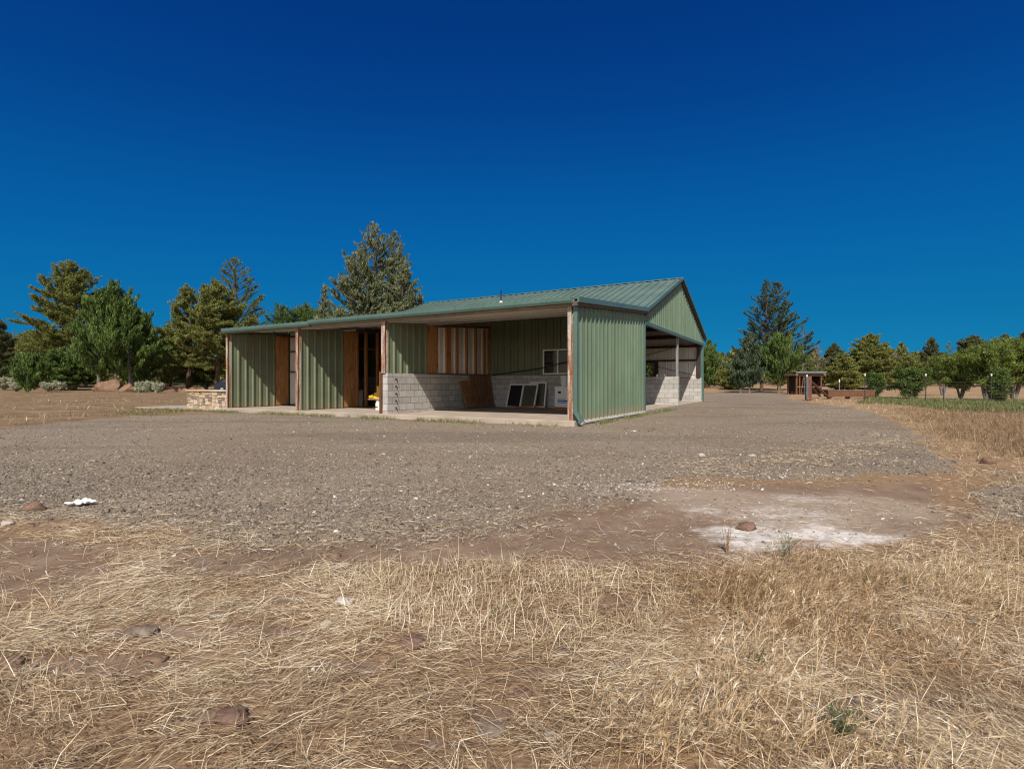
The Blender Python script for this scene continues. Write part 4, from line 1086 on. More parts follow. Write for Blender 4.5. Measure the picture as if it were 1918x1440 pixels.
class TreeGen:
    def __init__(self, seed):
        self.r = np.random.default_rng(seed); self.tb = MB(); self.cl = []   # cl: (pos, dir)
    def limb(self, pts, r0, r1, n=4):
        k = len(pts); self.tb.tube(pts, [r0+(r1-r0)*i/(k-1) for i in range(k)], n, False)
    def stem(self, base, h, rad, prof, crown0, nbr, blen, elev, curve, lean=(0, 0), twigs=4, gap=.28, spacing=.3, inner=.3, thick=1.0, uptip=0.0, ev=.10, lv=(.68, 1.12)):
        r = self.r
        base = np.array(base, float); K = 9
        pts = [base + np.array([lean[0]*t + .02*h*math.sin(3*t+base[0]), lean[1]*t + .015*h*math.sin(4*t+1), h*t]) for t in np.linspace(0, 1, K)]
        self.limb([tuple(p) for p in pts], rad, .015, 7)
        def at(t):
            x = t*(K-1); i = min(int(x), K-2); return pts[i]*(1-(x-i)) + pts[i+1]*(x-i)
        a = r.uniform(0, 6.28)
        for k in range(nbr):
            f = (k + r.uniform(0, .8))/nbr; t = crown0 + (1-crown0)*f*.985
            a += 2.4 + r.normal(0, .35)
            L = blen*prof(f)*r.uniform(*lv)
            if L < .12: L = .12
            e = elev(f) + r.normal(0, ev)
            o = at(t); d = np.array([math.cos(a)*math.cos(e), math.sin(a)*math.cos(e), math.sin(e)])
            bp = [o]; ns = 4
            for s in range(ns):
                d = unit(d + np.array([0, 0, curve + uptip*(s/ns)]) + r.normal(0, .06, 3))
                bp.append(bp[-1] + d*L/ns)
            br = max(.012, rad*.32*(1-f*.8))*thick
            self.limb([tuple(p) for p in bp], br, .006, 3)
            def bat(u):
                x = u*ns; i = min(int(x), ns-1); return bp[i]*(1-(x-i)) + bp[i+1]*(x-i), unit(bp[i+1]-bp[i])
            u = gap
            m = max(2, int(L*(1-gap)/spacing))
            for u in np.linspace(gap, 1, m): p, dd = bat(u); self.cl.append((p, dd))
            nt = max(1, int(twigs*L/blen*1.5))
            for q in range(nt):
                u = r.uniform(inner, .95); p, dd = bat(u)
                side = unit(np.cross(dd, [0, 0, 1]) + 1e-6)*(1 if r.random() < .5 else -1)
                td = unit(dd*.75 + side*r.uniform(.5, 1.1) + np.array([0, 0, r.uniform(-.15, .35)+uptip*.6]))
                tl = L*r.uniform(.18, .40)*(1.15-u*.5)
                e2 = p + td*tl
                self.limb([tuple(p), tuple(e2)], br*.45, .005, 3)
                for v in np.linspace(.35, 1, max(2, int(tl/spacing))): self.cl.append((p + td*tl*v, td))
        self.cl.append((pts[-1], np.array([0, 0, 1.0])))
    def foliage(self, per, sig, L, Wd, up=.6, along=.8, rnd=.7, flat=1.0, tintvar=.24):
        r = self.r; n = len(self.cl)
        P0 = np.array([c[0] for c in self.cl]); D0 = np.array([c[1] for c in self.cl])
        ct = r.normal(.5, tintvar, n)
        I = np.repeat(np.arange(n), per); k = len(I)
        off = r.normal(0, 1, (k, 3))*sig; off[:, 2] *= flat
        c = P0[I] + off
        d = unit(D0[I]*along + np.array([0, 0, up]) + r.normal(0, rnd, (k, 3)))
        s = unit(np.cross(d, r.normal(0, 1, (k, 3))))
        LL = L*r.uniform(.6, 1.25, k); WW = Wd*r.uniform(.6, 1.25, k)
        V = quads_from(c, d, s, LL, WW); t = np.clip(ct[I] + r.normal(0, .13, k), 0, 1)
        return V, np.repeat(t, 4)
    def finish(self, name, label, cat, group, loc, fol, leafmat, barkmat, rz=0.0):
        root = empty(name, loc, rz); tag(root, label, cat, group)
        self.tb.build('trunk', M[barkmat], root)
        V, t = fol; k = len(V)//4
        me = np_mesh('crown', V, np.arange(4*k), np.full(k, 4), {'tint': t}); link('crown', me, M[leafmat], root)
        return root

WIDE = dict(pine=1.22, juniper=1.18, spruce=1.22, ponderosa=1.45, sparse=1.3)
ROUND = lambda f: (math.sin(math.pi*min(1, (f*.86+.14)))**.7)
CONE = lambda f: (1-f)**.75*.96 + .04
EGG = lambda f: (min(1, f/.22)**.6)*(1-f)**.62*1.25 + .03
DOME = lambda f: (1-f**1.5)**.8*min(1, .80+f*1.0)*1.05

def tree(kind, px, top, D, wpx, name, label, seed, loc_dz=0.0, leaf=None, twin=None, base=0.0, lo=None, group=None, dens=1.0):
    x = xat(px, D); z0 = float(gz(x, D)); h = (H - z0) + (720-top)*D/F; Rr = wpx*D/F/2*WIDE.get(kind, 1)
    g = TreeGen(seed); cat = 'tree'; S = max(.062, D/523*.55) if kind == 'leafy' else max(.10, D/523*.55)      # leaf size floor ~ a pixel or so
    if kind == 'juniper':      # dense flame shaped sprays
        stems = twin or [(0, 0, 1.0, 1.0)]
        for (dx, dy, hf, rf) in stems:
            g.stem((dx*Rr, dy*Rr, 0), h*hf, .03*h*.55, EGG, lo or .10, int(70*dens*(.5+.5*rf)), Rr*rf, lambda f: .15+.75*f, .10, (0, 0), 5, .22, S*1.5, .25, 1, .18, .14, (.6, 1.22))
        fol = g.foliage(11, S*.7, S*3.9, S*.9, up=1.25, along=.55, rnd=.34, flat=2.0, tintvar=.32)
        return g.finish(name, label, cat, group, (x, D, z0), fol, leaf or 'f_juniper', 'bark_grey', 0)
    if kind == 'spruce':       # tall loose juniper with hanging grey sprays
        stems = twin or [(0, 0, 1.0, 1.0)]
        for (dx, dy, hf, rf) in stems:
            g.stem((dx*Rr, dy*Rr, 0), h*hf, .02*h, CONE, lo or .12, int(100*dens), Rr*rf, lambda f: .05+.75*f, .045, (0, 0), 6, .25, S*1.5, .25, 1, .15)
        fol = g.foliage(9, S*.7, S*3.4, S*.85, up=.55, along=.85, rnd=.5)
        return g.finish(name, label, cat, group, (x, D, z0), fol, leaf or 'f_grey', 'bark', 0)
    if kind == 'ponderosa':    # open whorled pine with needle tufts at the branch ends
        stems = twin or [(0, 0, 1.0, 1.0)]
        for (dx, dy, hf, rf) in stems:
            g.stem((dx*Rr, dy*Rr, 0), h*hf, .016*h, CONE, lo or .16, int(78*dens), Rr*rf, lambda f: .0+.62*f, .05, (0, 0), 4, .42, S*2.0, .45, 1, .22)
        fol = g.foliage(17, S*.55, S*2.7, S*.62, up=.35, along=.55, rnd=.75)
        return g.finish(name, label, cat, group, (x, D, z0), fol, leaf or 'f_pine', 'bark', 0)
    if kind == 'pine':         # rounded open pine, plates of olive needles
        g.stem((0, 0, 0), h, .022*h, DOME if lo is None else DOME, lo or .20, int(78*dens), Rr, lambda f: .02+.9*f, .03, (.0, 0), 9, .30, S*1.4, .25, 1, .12, .30)
        fol = g.foliage(18, S*1.15, S*2.3, S*.85, up=.45, along=.5, rnd=.8, flat=.8)
        return g.finish(name, label, cat, group, (x, D, z0), fol, leaf or 'f_olive', 'bark', 0)
    if kind == 'leafy':        # fruit tree with a low fork
        n = 5
        for i in range(n):
            a = i*2*math.pi/n + seed; s_ = h*(.92 if i else 1.0)
            g.stem((.02*math.cos(a), .02*math.sin(a), 0), s_, .028*h, ROUND, lo or .28, int(16*dens), Rr*.7, lambda f: .1+.6*f, .03, (Rr*.55*math.cos(a), Rr*.55*math.sin(a)), 6, .2, S*1.3, .2, 1, .05, .35, (.4, 1.35))
        fol = g.foliage(12, S*1.5, S*1.9, S*1.1, up=.0, along=.3, rnd=1.0)
        return g.finish(name, label, cat, group, (x, D, z0), fol, leaf or 'f_leaf', 'bark_grey', 0)
    if kind == 'sparse':
        g.stem((0, 0, 0), h, .018*h, DOME, lo or .25, int(26*dens), Rr, lambda f: .15+.7*f, .05, (0, 0), 4, .5, S*2.2, .4)
        fol = g.foliage(7, S*.8, S*2.0, S*.6, up=.3, along=.4, rnd=.8)
        return g.finish(name, label, cat, group, (x, D, z0), fol, leaf or 'f_dead', 'bark_grey', 0)
    if kind == 'shrub':
        n = 6
        for i in range(n):
            a = i*2*math.pi/n + seed
            g.stem((.05*math.cos(a), .05*math.sin(a), 0), h*g.r.uniform(.75, 1), .02*h, DOME, .12, int(13*dens), Rr*.6, lambda f: .5, .06, (Rr*.5*math.cos(a), Rr*.5*math.sin(a)), 3, .15, S*1.3, .2)
        fol = g.foliage(8, S*.75, S*2.0, S*.8, up=.7, along=.4, rnd=.7)
        root = g.finish(name, label, 'shrub', group, (x, D, z0), fol, leaf or 'f_sage', 'bark_grey', 0)
        return root

# left of the shed
GL, GRt, GO = 'conifers beyond the left field', 'conifers beyond the drive on the right', 'orchard trees behind the wire fence'
tree('pine', 132, 489, 76, 150, 'pine_tree', 'tall round topped olive pine, highest tree of the group behind the boulders', 1, group=GL, lo=.22, dens=1.5)
tree('juniper', 213, 533, 62, 150, 'juniper_tree', 'dense bright green juniper with pointed tufts right behind the boulders', 2, group=GL, lo=.16, dens=1.2,
     twin=[(0, 0, 1.0, .8), (-.38, .1, .78, .62), (.38, -.1, .80, .62), (.18, .2, .88, .6), (-.16, -.2, .9, .6)])
tree('juniper', 52, 668, 57, 62, 'juniper_tree', 'small young green juniper standing in sagebrush at the far left', 3, group=GL, lo=.08, dens=.7)
tree('pine', -6, 594, 72, 70, 'pine_tree', 'pine cut off by the left edge of the photo', 4, group=GL, lo=.1, leaf='f_pine')
tree('sparse', 27, 622, 88, 44, 'bare_tree', 'thin half bare tree near the left edge against the sky', 5, group=GL)
tree('pine', 62, 625, 80, 96, 'pine_tree', 'mid height dull green pine left of the round topped olive pine', 6, group=GL, lo=.08, leaf='f_olive', dens=1.2)
tree('pine', 118, 655, 68, 74, 'pine_tree', 'low dark green pine under the round topped olive pine', 7, group=GL, lo=.12, leaf='f_juniper')
tree('juniper', 292, 634, 78, 64, 'juniper_tree', 'lower juniper between the bright green juniper and the rock pile', 8, group=GL, lo=.06)
tree('pine', 318, 612, 86, 60, 'pine_tree', 'olive pine with a low skirt behind the rock pile', 9, group=GL, lo=.06)
tree('pine', 350, 534, 71, 104, 'pine_tree', 'olive pine with a narrow crown left of the shed, leftmost of a close pair', 10, group=GL, lo=.18, dens=1.2)
tree('pine', 404, 526, 67, 128, 'pine_tree', 'bushy olive pine with leaning trunk directly behind the stone wall', 11, group=GL, lo=.24, dens=1.3)
tree('ponderosa', 440, 484, 82, 120, 'pine_tree', 'tall open dark pine with tiered branches behind the left end of the shed', 12, group=GL, lo=.3, dens=1.5, leaf='f_olive')
tree('shrub', 355, 668, 74, 80, 'bushy_tree', 'low bushy grey green tree behind the rock pile', 13, leaf='f_olive', group=GL)
tree('leafy', 556, 566, 74, 130, 'oak_tree', 'round dark green oak showing above the low end of the shed roof', 14, leaf='f_oak', group=GL, dens=2.6)
tree('spruce', 697, 421, 60, 232, 'juniper_tree', 'tall grey green twin topped juniper towering behind the shed roof', 15, group=GL, lo=.14, dens=1.0,
     twin=[(0, 0, 1.0, .92), (.30, .1, .965, .72), (-.10, -.3, .8, .8), (.45, -.2, .78, .55)])
tree('spruce', 607, 534, 63, 58, 'juniper_tree', 'slender grey green juniper left of the twin topped juniper', 16, group=GL, lo=.1, dens=.8)
tree('spruce', 786, 552, 62, 56, 'juniper_tree', 'small grey green juniper at the right side of the twin topped juniper', 17, group=GL, lo=.1, dens=.8)
tree('pine', 640, 578, 52, 96, 'pine_tree', 'low pale olive tree just above the shed roof under the twin topped juniper', 18, group=GL, lo=.2, leaf='f_grey', dens=1.3)
tree('pine', 722, 572, 53, 90, 'pine_tree', 'low pale green tree touching the shed roof below the juniper crown', 19, group=GL, lo=.2, leaf='f_grey', dens=1.3)
for i, (px, top, D, w, lf, lab) in enumerate((
    (15, 672, 84, 90, 'f_juniper', 'dark bushy tree low at the left edge behind the sagebrush'), (92, 684, 80, 84, 'f_olive', 'bushy olive tree low between the young juniper and the pine trunk'),
    (160, 676, 82, 90, 'f_juniper', 'dark bushy tree filling the gap under the two tallest left trees'), (250, 672, 80, 90, 'f_juniper', 'dark bushy tree right behind the juniper trunks'),
    (300, 662, 76, 84, 'f_olive', 'bushy olive tree behind the left end of the rock pile'), (385, 664, 75, 90, 'f_juniper', 'dark bushy tree behind the stone wall'), (440, 650, 72, 90, 'f_olive', 'bushy olive tree partly hidden by the left end of the shed'))):
    tree('shrub', px, top, D, w, 'bushy_tree', lab, 150+i, leaf=lf, group=GL, dens=1.6)
tree('juniper', 268, 590, 70, 70, 'juniper_tree', 'mid height green juniper tucked behind the bright green juniper', 160, group=GL, lo=.05)
# sagebrush and small shrubs along the left field
for i, (px, top, D, w, lab) in enumerate((
    (8, 706, 66, 44, 'silver grey sagebrush at the extreme left'), (90, 716, 63, 34, 'silver sagebrush between the young juniper and the pine trunk'),
    (112, 713, 66, 30, 'grey sagebrush just left of the pine trunk'), (276, 713, 57, 28, 'pale sagebrush right of the boulders'), (262, 716, 57, 18, 'small pale sagebrush touching the boulder group'),
    (296, 716, 57, 22, 'grey sagebrush left of the red rock pile'), (135, 718, 68, 22, 'low sagebrush at the foot of the pine trunk'), (30, 716, 62, 30, 'low sagebrush before the young juniper'))):
    tree('shrub', px, top, D, w, 'sagebrush', lab, 40+i, group='sagebrush along the left field', dens=.8)

# right of the shed
tree('juniper', 1327, 640, 90, 48, 'juniper_tree', 'juniper with upright tufts showing right behind the gable end', 60, group=GRt, lo=.08)
tree('shrub', 1352, 690, 88, 34, 'bushy_tree', 'low bush tree between the gable end juniper and the tall pine', 61, leaf='f_olive', group=GRt)
tree('juniper', 1404, 628, 67, 66, 'juniper_tree', 'grey juniper leaning out left of the tall twin pine', 62, group=GRt, lo=.12, leaf='f_cool', twin=[(0, 0, 1, .9), (-.35, .1, .72, .7)])
tree('ponderosa', 1446, 526, 74, 114, 'pine_tree', 'tall twin topped pine with upturned branch tips, highest on the right', 63, group=GRt, lo=.2, dens=1.45, leaf='f_cool', twin=[(-.18, 0, 1.0, .85), (.16, .05, .99, .85)])
tree('juniper', 1459, 630, 66, 76, 'juniper_tree', 'dense green juniper in front of the tall twin pine', 64, group=GRt, lo=.2)
tree('sparse', 1502, 606, 73, 40, 'pine_tree', 'thin open pine at the right side of the tall twin pine', 65, leaf='f_pine', group=GRt, dens=1.2)
tree('sparse', 1530, 648, 82, 36, 'bare_tree', 'half dead leafless tree behind the timber shelter', 66, group=GRt)
tree('pine', 1562, 644, 86, 48, 'pine_tree', 'dark pine with a flat cap right of the timber shelter', 67, group=GRt, leaf='f_pine', lo=.2)
tree('pine', 1628, 628, 76, 84, 'pine_tree', 'broad rounded olive pine behind the timber trough', 68, group=GRt, lo=.1, dens=1.5)
tree('sparse', 1668, 652, 84, 34, 'bare_tree', 'sparse grey tree beside the broad rounded pine', 69, group=GRt)
tree('spruce', 1743, 633, 88, 56, 'pine_tree', 'pointed dark pine with a single spire between two fence posts', 70, group=GRt, leaf='f_pine', lo=.1)
tree('sparse', 1776, 641, 88, 32, 'pine_tree', 'thin pointed pine right of the single spire pine', 71, group=GRt, leaf='f_olive')
tree('pine', 1822, 630, 84, 72, 'pine_tree', 'round crowned pine above the orchard trees', 72, group=GRt, leaf='f_pine', lo=.15, dens=1.2)
tree('pine', 1880, 627, 82, 52, 'pine_tree', 'pine with a small round cap above the large light green fruit tree', 73, group=GRt, leaf='f_pine')
tree('pine', 1918, 622, 82, 60, 'pine_tree', 'pine cut off by the right edge of the photo', 74, group=GRt, leaf='f_pine')
tree('pine', 1580, 664, 72, 60, 'pine_tree', 'low pale olive pine behind the lone thin post', 75, group=GRt, lo=.06)
tree('pine', 1700, 672, 78, 66, 'pine_tree', 'low olive pine filling the dip between the right hand pines', 76, group=GRt, lo=.06)
tree('pine', 1372, 690, 84, 44, 'pine_tree', 'short olive pine at the far end of the drive', 77, group=GRt, lo=.06)
# orchard
tree('leafy', 1706, 690, 37, 66, 'fruit_tree', 'bushy bright green fruit tree just left of a white tipped post', 80, group=GO, lo=.14, leaf='f_lush', dens=.8)
tree('leafy', 1800, 668, 38, 78, 'fruit_tree', 'fruit tree with a forked trunk right of the bluish stake', 81, group=GO, dens=.9)
tree('leafy', 1848, 640, 35, 88, 'fruit_tree', 'fruit tree with a straight thin trunk behind the white tipped post', 82, group=GO, lo=.34, dens=.95)
tree('leafy', 1900, 632, 37, 110, 'fruit_tree', 'largest light green fruit tree at the right edge', 83, group=GO, lo=.3, dens=1.5)
tree('leafy', 1869, 690, 31.7, 34, 'fruit_tree', 'young dark fruit tree growing inside the round wire cage', 84, group=GO, lo=.05, leaf='f_lush', dens=.9)
tree('leafy', 1638, 698, 41, 34, 'fruit_tree', 'small bright green sapling behind the end of the trough', 85, group=GO, lo=.12, leaf='f_lush', dens=.8)
tree('leafy', 1766, 664, 52, 70, 'fruit_tree', 'yellow green fruit tree with a leaning trunk further back', 86, group=GO, lo=.3)

# far-off wood that closes the view behind the single trees
def far_wood(x_list, name, D0, D1, hmin, hmax, seed, mat):
    r = np.random.default_rng(seed); V = []; T = []; tb = MB()
    for (pxa, pxb, cnt) in x_list:
        for i in range(cnt):
            D = r.uniform(D0, D1); px = r.uniform(pxa, pxb); x = xat(px, D); z0 = float(gz(x, D)); h = r.uniform(hmin, hmax); w = h*r.uniform(.28, .5)
            k = 420; f = r.uniform(0, 1, k)**.8; a = r.uniform(0, 6.283, k); rr = w*np.clip((1-f)**.7*(.4+.6*np.minimum(1, f*5)), .04, 1)*np.sqrt(r.uniform(.15, 1, k))*(1+.25*np.sin(a*3+i))
            c = np.stack([x+rr*np.cos(a), D+rr*np.sin(a), z0+.05*h+f*h*.95], 1)
            d = unit(np.stack([np.cos(a)*.5, np.sin(a)*.5, np.full(k, .7)], 1)+r.normal(0, .5, (k, 3))); s = unit(np.cross(d, r.normal(0, 1, (k, 3))))
            V.append(quads_from(c, d, s, r.uniform(.5, 1.1, k), r.uniform(.25, .5, k))); T.append(np.repeat(np.clip(r.normal(.45, .12)+r.normal(0, .17, k), 0, 1), 4))
            tb.tube([(x, D, z0-.1), (x, D, z0+h*.8)], [.14, .03], 4, False)
    V = np.concatenate(V); T = np.concatenate(T); k = len(V)//4; v0 = len(V)
    o = link(name, np_mesh(name, V, np.arange(4*k), np.full(k, 4), {'tint': T}), M[mat]); tag(o, kind='stuff')
    tag(o, 'far-off mass of mixed conifers closing the view', 'woods'); o.data.materials.append(M['bark'])
    t = tb.build('far_wood_trunks', M['bark']); tag(t, 'distant trunks among the far-off conifers', 'woods', kind='stuff')
far_wood([(-420, 450, 120), (-420, 450, 110), (420, 800, 40)], 'far_woods', 92, 140, 3, 10.5, 5, 'f_olive')
far_wood([(1120, 1330, 40), (1310, 1760, 80), (1310, 2300, 90), (1700, 2400, 90)], 'far_woods', 92, 140, 2.5, 7.5, 6, 'f_olive')
# ------------------------------------------------------------------ straw, grass, crushed stone, weeds
def blades(pos, head, tilt, L, Wd, bend, roll, rr):
    """thin bent blades: two quads and a tip each; returns verts, face arrays"""
    n = len(L)
    d = np.stack([np.cos(head)*np.cos(tilt), np.sin(head)*np.cos(tilt), np.sin(tilt)], 1)
    upv = np.stack([np.zeros(n), np.zeros(n), np.ones(n)], 1)
    s = unit(np.cross(d, upv) + 1e-5); nn = unit(np.cross(s, d))
    sd = s*np.cos(roll)[:, None] + nn*np.sin(roll)[:, None]
    side = s*(rr.normal(0, 1, n)*.5)[:, None]
    m = pos + d*(L*.5)[:, None] + (nn + side)*(bend*L*.5)[:, None]
    t = pos + d*L[:, None] - (nn*.6 - side)*(bend*L*.35)[:, None]
    w = (Wd*.5)[:, None]
    V = np.stack([pos-sd*w, pos+sd*w, m-sd*w*.9, m+sd*w*.9, t-sd*w*.3, t+sd*w*.3], 1).reshape(-1, 3)
    b = np.arange(n)[:, None]*6
    Fq = (b + np.array([[0, 1, 3, 2, 2, 3, 5, 4]])).reshape(-1)
    return V, Fq, np.full(2*n, 4)
def blade_obj(name, parts, mat):
    V = []; Fc = []; C = []; T = []; off = 0
    for (v, f, c, t) in parts:
        V.append(v); Fc.append(f+off); C.append(c); T.append(np.repeat(t, 6)); off += len(v)
    return link(name, np_mesh(name, np.concatenate(V), np.concatenate(Fc), np.concatenate(C), {'tint': np.concatenate(T)}), M[mat])
M['straw'] = m_tint('dry_straw', [(0, (.15, .090, .052, 1)), (.25, (.32, .215, .12, 1)), (.5, (.54, .405, .245, 1)), (.75, (.72, .59, .40, 1)), (1, (.88, .79, .62, 1))], .55, .3, None, .12)
M['golden'] = m_tint('golden_dry_grass', [(0, (.15, .085, .042, 1)), (.3, (.33, .205, .10, 1)), (.6, (.51, .350, .185, 1)), (.85, (.68, .51, .31, 1)), (1, (.86, .74, .54, 1))], .6, .25, None, .2)
M['fieldgrass'] = m_tint('brown_field_grass', [(0, (.13, .080, .045, 1)), (.3, (.29, .195, .11, 1)), (.6, (.46, .345, .205, 1)), (.85, (.64, .51, .33, 1)), (1, (.80, .69, .50, 1))], .6, .25, None, .2)
M['greengrass'] = m_tint('mixed_green_grass', [(0, (.05, .075, .02, 1)), (.45, (.12, .16, .05, 1)), (.75, (.26, .25, .10, 1)), (1, (.46, .36, .18, 1))], .6, .2, None, .25)
M['weed'] = m_tint('weed_green', [(0, (.05, .075, .03, 1)), (.6, (.115, .155, .065, 1)), (1, (.24, .27, .13, 1))], .55, .25, None, .3)

def sample(n, y0, y1, rr, power=1.0, spread=1.03):
    """points in the wedge in front of the camera, area density falling with distance"""
    Y = y0*(y1/y0)**rr.uniform(0, 1, n)**power
    X = rr.uniform(-1, 1, n)*(Y*spread + .95)
    return X, Y
P_TALL = W([(1215,1095),(1290,1078),(1370,1064),(1430,1050),(1560,1052),(1700,1042),(1790,1008),(1918,972),(2100,972),(2100,1500),(1120,1500),(1190,1300)])
P_STUB = W([(560,1075),(720,1062),(900,1056),(1120,1062),(1260,1068),(1260,1190),(1080,1205),(900,1215),(700,1200),(560,1130)])
P_BOT = W([(520,1330),(760,1300),(960,1400),(1180,1330),(1250,1500),(500,1500)])
def cover(X, Y):
    gm, dm, lm = masks(X, Y)
    n1 = fbm(X*1.3, Y*2.2, 41); n2 = fbm(X*6, Y*8, 42)
    c = (1-gm)*(1-.97*dm)*(1-lm)*sstep(.32, .56, n1*.6+n2*.4+.05)
    return np.clip(c, 0, 1), gm, dm, lm
def flow(X, Y):
    return (fbm(X*.7, Y*.7, 51)-.5)*3.4 + (fbm(X*3, Y*3, 52)-.5)*2.0 + np.where(X > .6, -.5, .15)

def straw():
    rr = np.random.default_rng(71); parts = []
    # flattened straw
    RK = np.array([(x, y, w) for x, y, w in ROCKS if y < 6])
    def clear(X, Y):
        m = np.ones(len(X), bool)
        for x, y, w in RK: m &= ((X-x)**2 + (Y-y+w*.35)**2) > (w*1.05)**2
        return m
    X, Y = sample(470000, .8, 4.6, rr)
    c, gm, dm, lm = cover(X, Y)
    p = c*(.42+.58*sstep(.35, .6, fbm(X*2.1, Y*2.6, 40))) + .09*gm*(1-sstep(3.0, 4.6, Y)) + .02*dm
    keep = (rr.uniform(0, 1, len(X)) < p) & clear(X, Y)
    X, Y = X[keep], Y[keep]; n = len(X)
    head = flow(X, Y) + rr.normal(0, .62, n) + np.where(rr.uniform(0, 1, n) < .30, rr.uniform(0, 3.1, n), 0) + np.pi*(rr.uniform(0, 1, n) < .5)
    z = gz(X, Y) + rr.uniform(.0, 1, n)**2*.034 + .003
    L = rr.lognormal(math.log(.052), .6, n).clip(.012, .26); Wd = rr.uniform(.0007, .0016, n)*(1+.12*Y)
    tilt = rr.normal(.02, .13, n)
    tint = np.clip(rr.normal(.47, .26, n) + (fbm(X*2.2, Y*2.2, 43)-.5)*.7, 0, 1)
    parts.append((*blades(np.stack([X, Y, z], 1), head, tilt, L, Wd, rr.normal(.08, .12, n), rr.normal(0, .5, n), rr), tint))
    # chaff over the gravel edge and on the dirt
    X, Y = sample(60000, 2.6, 8.5, rr); c, gm, dm, lm = cover(X, Y)
    keep = rr.uniform(0, 1, len(X)) < (.36*gm*np.maximum(sstep(.42, .62, fbm(X*.8, Y*1.6, 77))*.6, 1-sstep(3.2, 5.2, Y)) + .05*dm + .5*c); X, Y = X[keep], Y[keep]; n = len(X)
    parts.append((*blades(np.stack([X, Y, gz(X, Y)+rr.uniform(.004, .02, n)], 1), rr.uniform(0, 6.28, n), rr.normal(.03, .1, n), rr.uniform(.025, .09, n), rr.uniform(.002, .004, n)*(1+.06*Y), rr.normal(.05, .1, n), rr.normal(0, .5, n), rr), np.clip(rr.normal(.40, .2, n), 0, 1)))
    strip = W([(1260,872),(1420,846),(1560,838),(1640,812),(1690,822),(1640,856),(1480,874),(1330,884)])
    X, Y = sample(90000, 5.5, 11.5, rr); X = np.abs(X)
    keep = rr.uniform(0, 1, len(X)) < .75*sstep(-.35, .35, poly_sd(strip, X, Y) + (fbm(X*1.6, Y*1.6, 78)-.5)*1.3)*sstep(.38, .6, fbm(X*2.5, Y*4, 79)); X, Y = X[keep], Y[keep]; n = len(X)
    parts.append((*blades(np.stack([X, Y, gz(X, Y)+rr.uniform(.006, .02, n)], 1), rr.uniform(0, 6.28, n), rr.normal(.05, .12, n), rr.uniform(.02, .07, n), rr.uniform(.003, .006, n), rr.normal(.05, .1, n), rr.normal(0, .5, n), rr), np.clip(rr.normal(.5, .2, n), 0, 1)))
    o = blade_obj('straw_litter', parts, 'straw'); tag(o, 'flattened pale straw covering the soil in front', 'straw', kind='stuff')
    # standing stubble
    parts = []
    X, Y = sample(85000, .8, 3.4, rr)
    c, gm, dm, lm = cover(X, Y)
    st = np.maximum(sstep(-.06, .12, poly_sd(P_STUB, X, Y))*.9, sstep(-.05, .15, poly_sd(P_BOT, X, Y))*.55)
    st = np.maximum(st, .07)*sstep(.36, .56, fbm(X*3.1, Y*3.1, 44))
    keep = (rr.uniform(0, 1, len(X)) < st*(.25+.75*c)*.62) & clear(X, Y); X, Y = X[keep], Y[keep]; n = len(X)
    z = gz(X, Y)
    L = rr.lognormal(math.log(.085), .32, n).clip(.03, .2)
    parts.append((*blades(np.stack([X, Y, z], 1), rr.uniform(0, 6.28, n), rr.normal(1.05, .28, n).clip(.3, 1.57), L, rr.uniform(.0014, .003, n), rr.normal(.1, .15, n), rr.normal(0, .6, n), rr), np.clip(rr.normal(.68, .17, n), 0, 1)))
    o = blade_obj('straw_stubble', parts, 'straw'); tag(o, 'pale upright straw stubble in the middle of the foreground', 'straw', kind='stuff')
    # golden wild barley on the right with seed heads
    parts = []
    X, Y = sample(100000, .8, 4.2, rr); X = np.abs(X)*rr.uniform(.15, 1.05, len(X))**.6
    c, gm, dm, lm = cover(X, Y)
    pt = sstep(-.15, .45, poly_sd(P_TALL, X, Y) + (fbm(X*1.9, Y*1.9, 45)-.5)*.9)
    keep = rr.uniform(0, 1, len(X)) < pt*(.35+.65*c)*(1-lm)*(.12+.88*sstep(.34, .58, fbm(X*3.3, Y*3.3, 46)))*.8*(.32+.68*sstep(1.7, 2.5, Y)); keep &= clear(X, Y); X, Y = X[keep], Y[keep]; n = len(X)
    z = gz(X, Y); L = rr.lognormal(math.log(.105), .3, n).clip(.04, .22)*np.where(Y > 2.3, 1.15, 1)
    head = -.5 + rr.normal(0, 1.1, n); tilt = rr.normal(.72, .32, n).clip(.1, 1.5)
    pos = np.stack([X, Y, z], 1)
    tn = np.clip(rr.normal(.54, .24, n) + (fbm(X*2, Y*2, 47)-.5)*.9, 0, 1)
    parts.append((*blades(pos, head, tilt, L, rr.uniform(.0012, .0026, n), rr.normal(.12, .14, n), rr.normal(0, .6, n), rr), tn))
    sel = rr.uniform(0, 1, n) < .55
    d = np.stack([np.cos(head)*np.cos(tilt), np.sin(head)*np.cos(tilt), np.sin(tilt)], 1)
    tip = (pos + d*L[:, None]*.93)[sel]; k = 6; m = len(tip); I = np.repeat(np.arange(m), k)
    hh = head[sel][I] + rr.normal(0, .4, m*k); tt = tilt[sel][I] - .25 + rr.normal(0, .35, m*k)
    parts.append((*blades(tip[I] + d[sel][I]*rr.uniform(-.012, .012, m*k)[:, None], hh, tt, rr.uniform(.010, .026, m*k), rr.uniform(.0010, .0022, m*k), rr.normal(0, .1, m*k), rr.normal(0, .8, m*k), rr), np.clip(tn[sel][I] + rr.normal(.08, .12, m*k), 0, 1)))
    o = blade_obj('dry_grass', parts, 'golden'); tag(o, 'golden dry wild grass with seed heads on the right of the foreground', 'grass', kind='stuff')
    # rougher dry grass further off on the right, and scattered tufts in the fields
    parts = []
    band = W([(1655,776),(1720,800),(1775,832),(1830,852),(1918,858),(2300,860),(2300,770),(1918,768),(1800,764),(1690,760)])
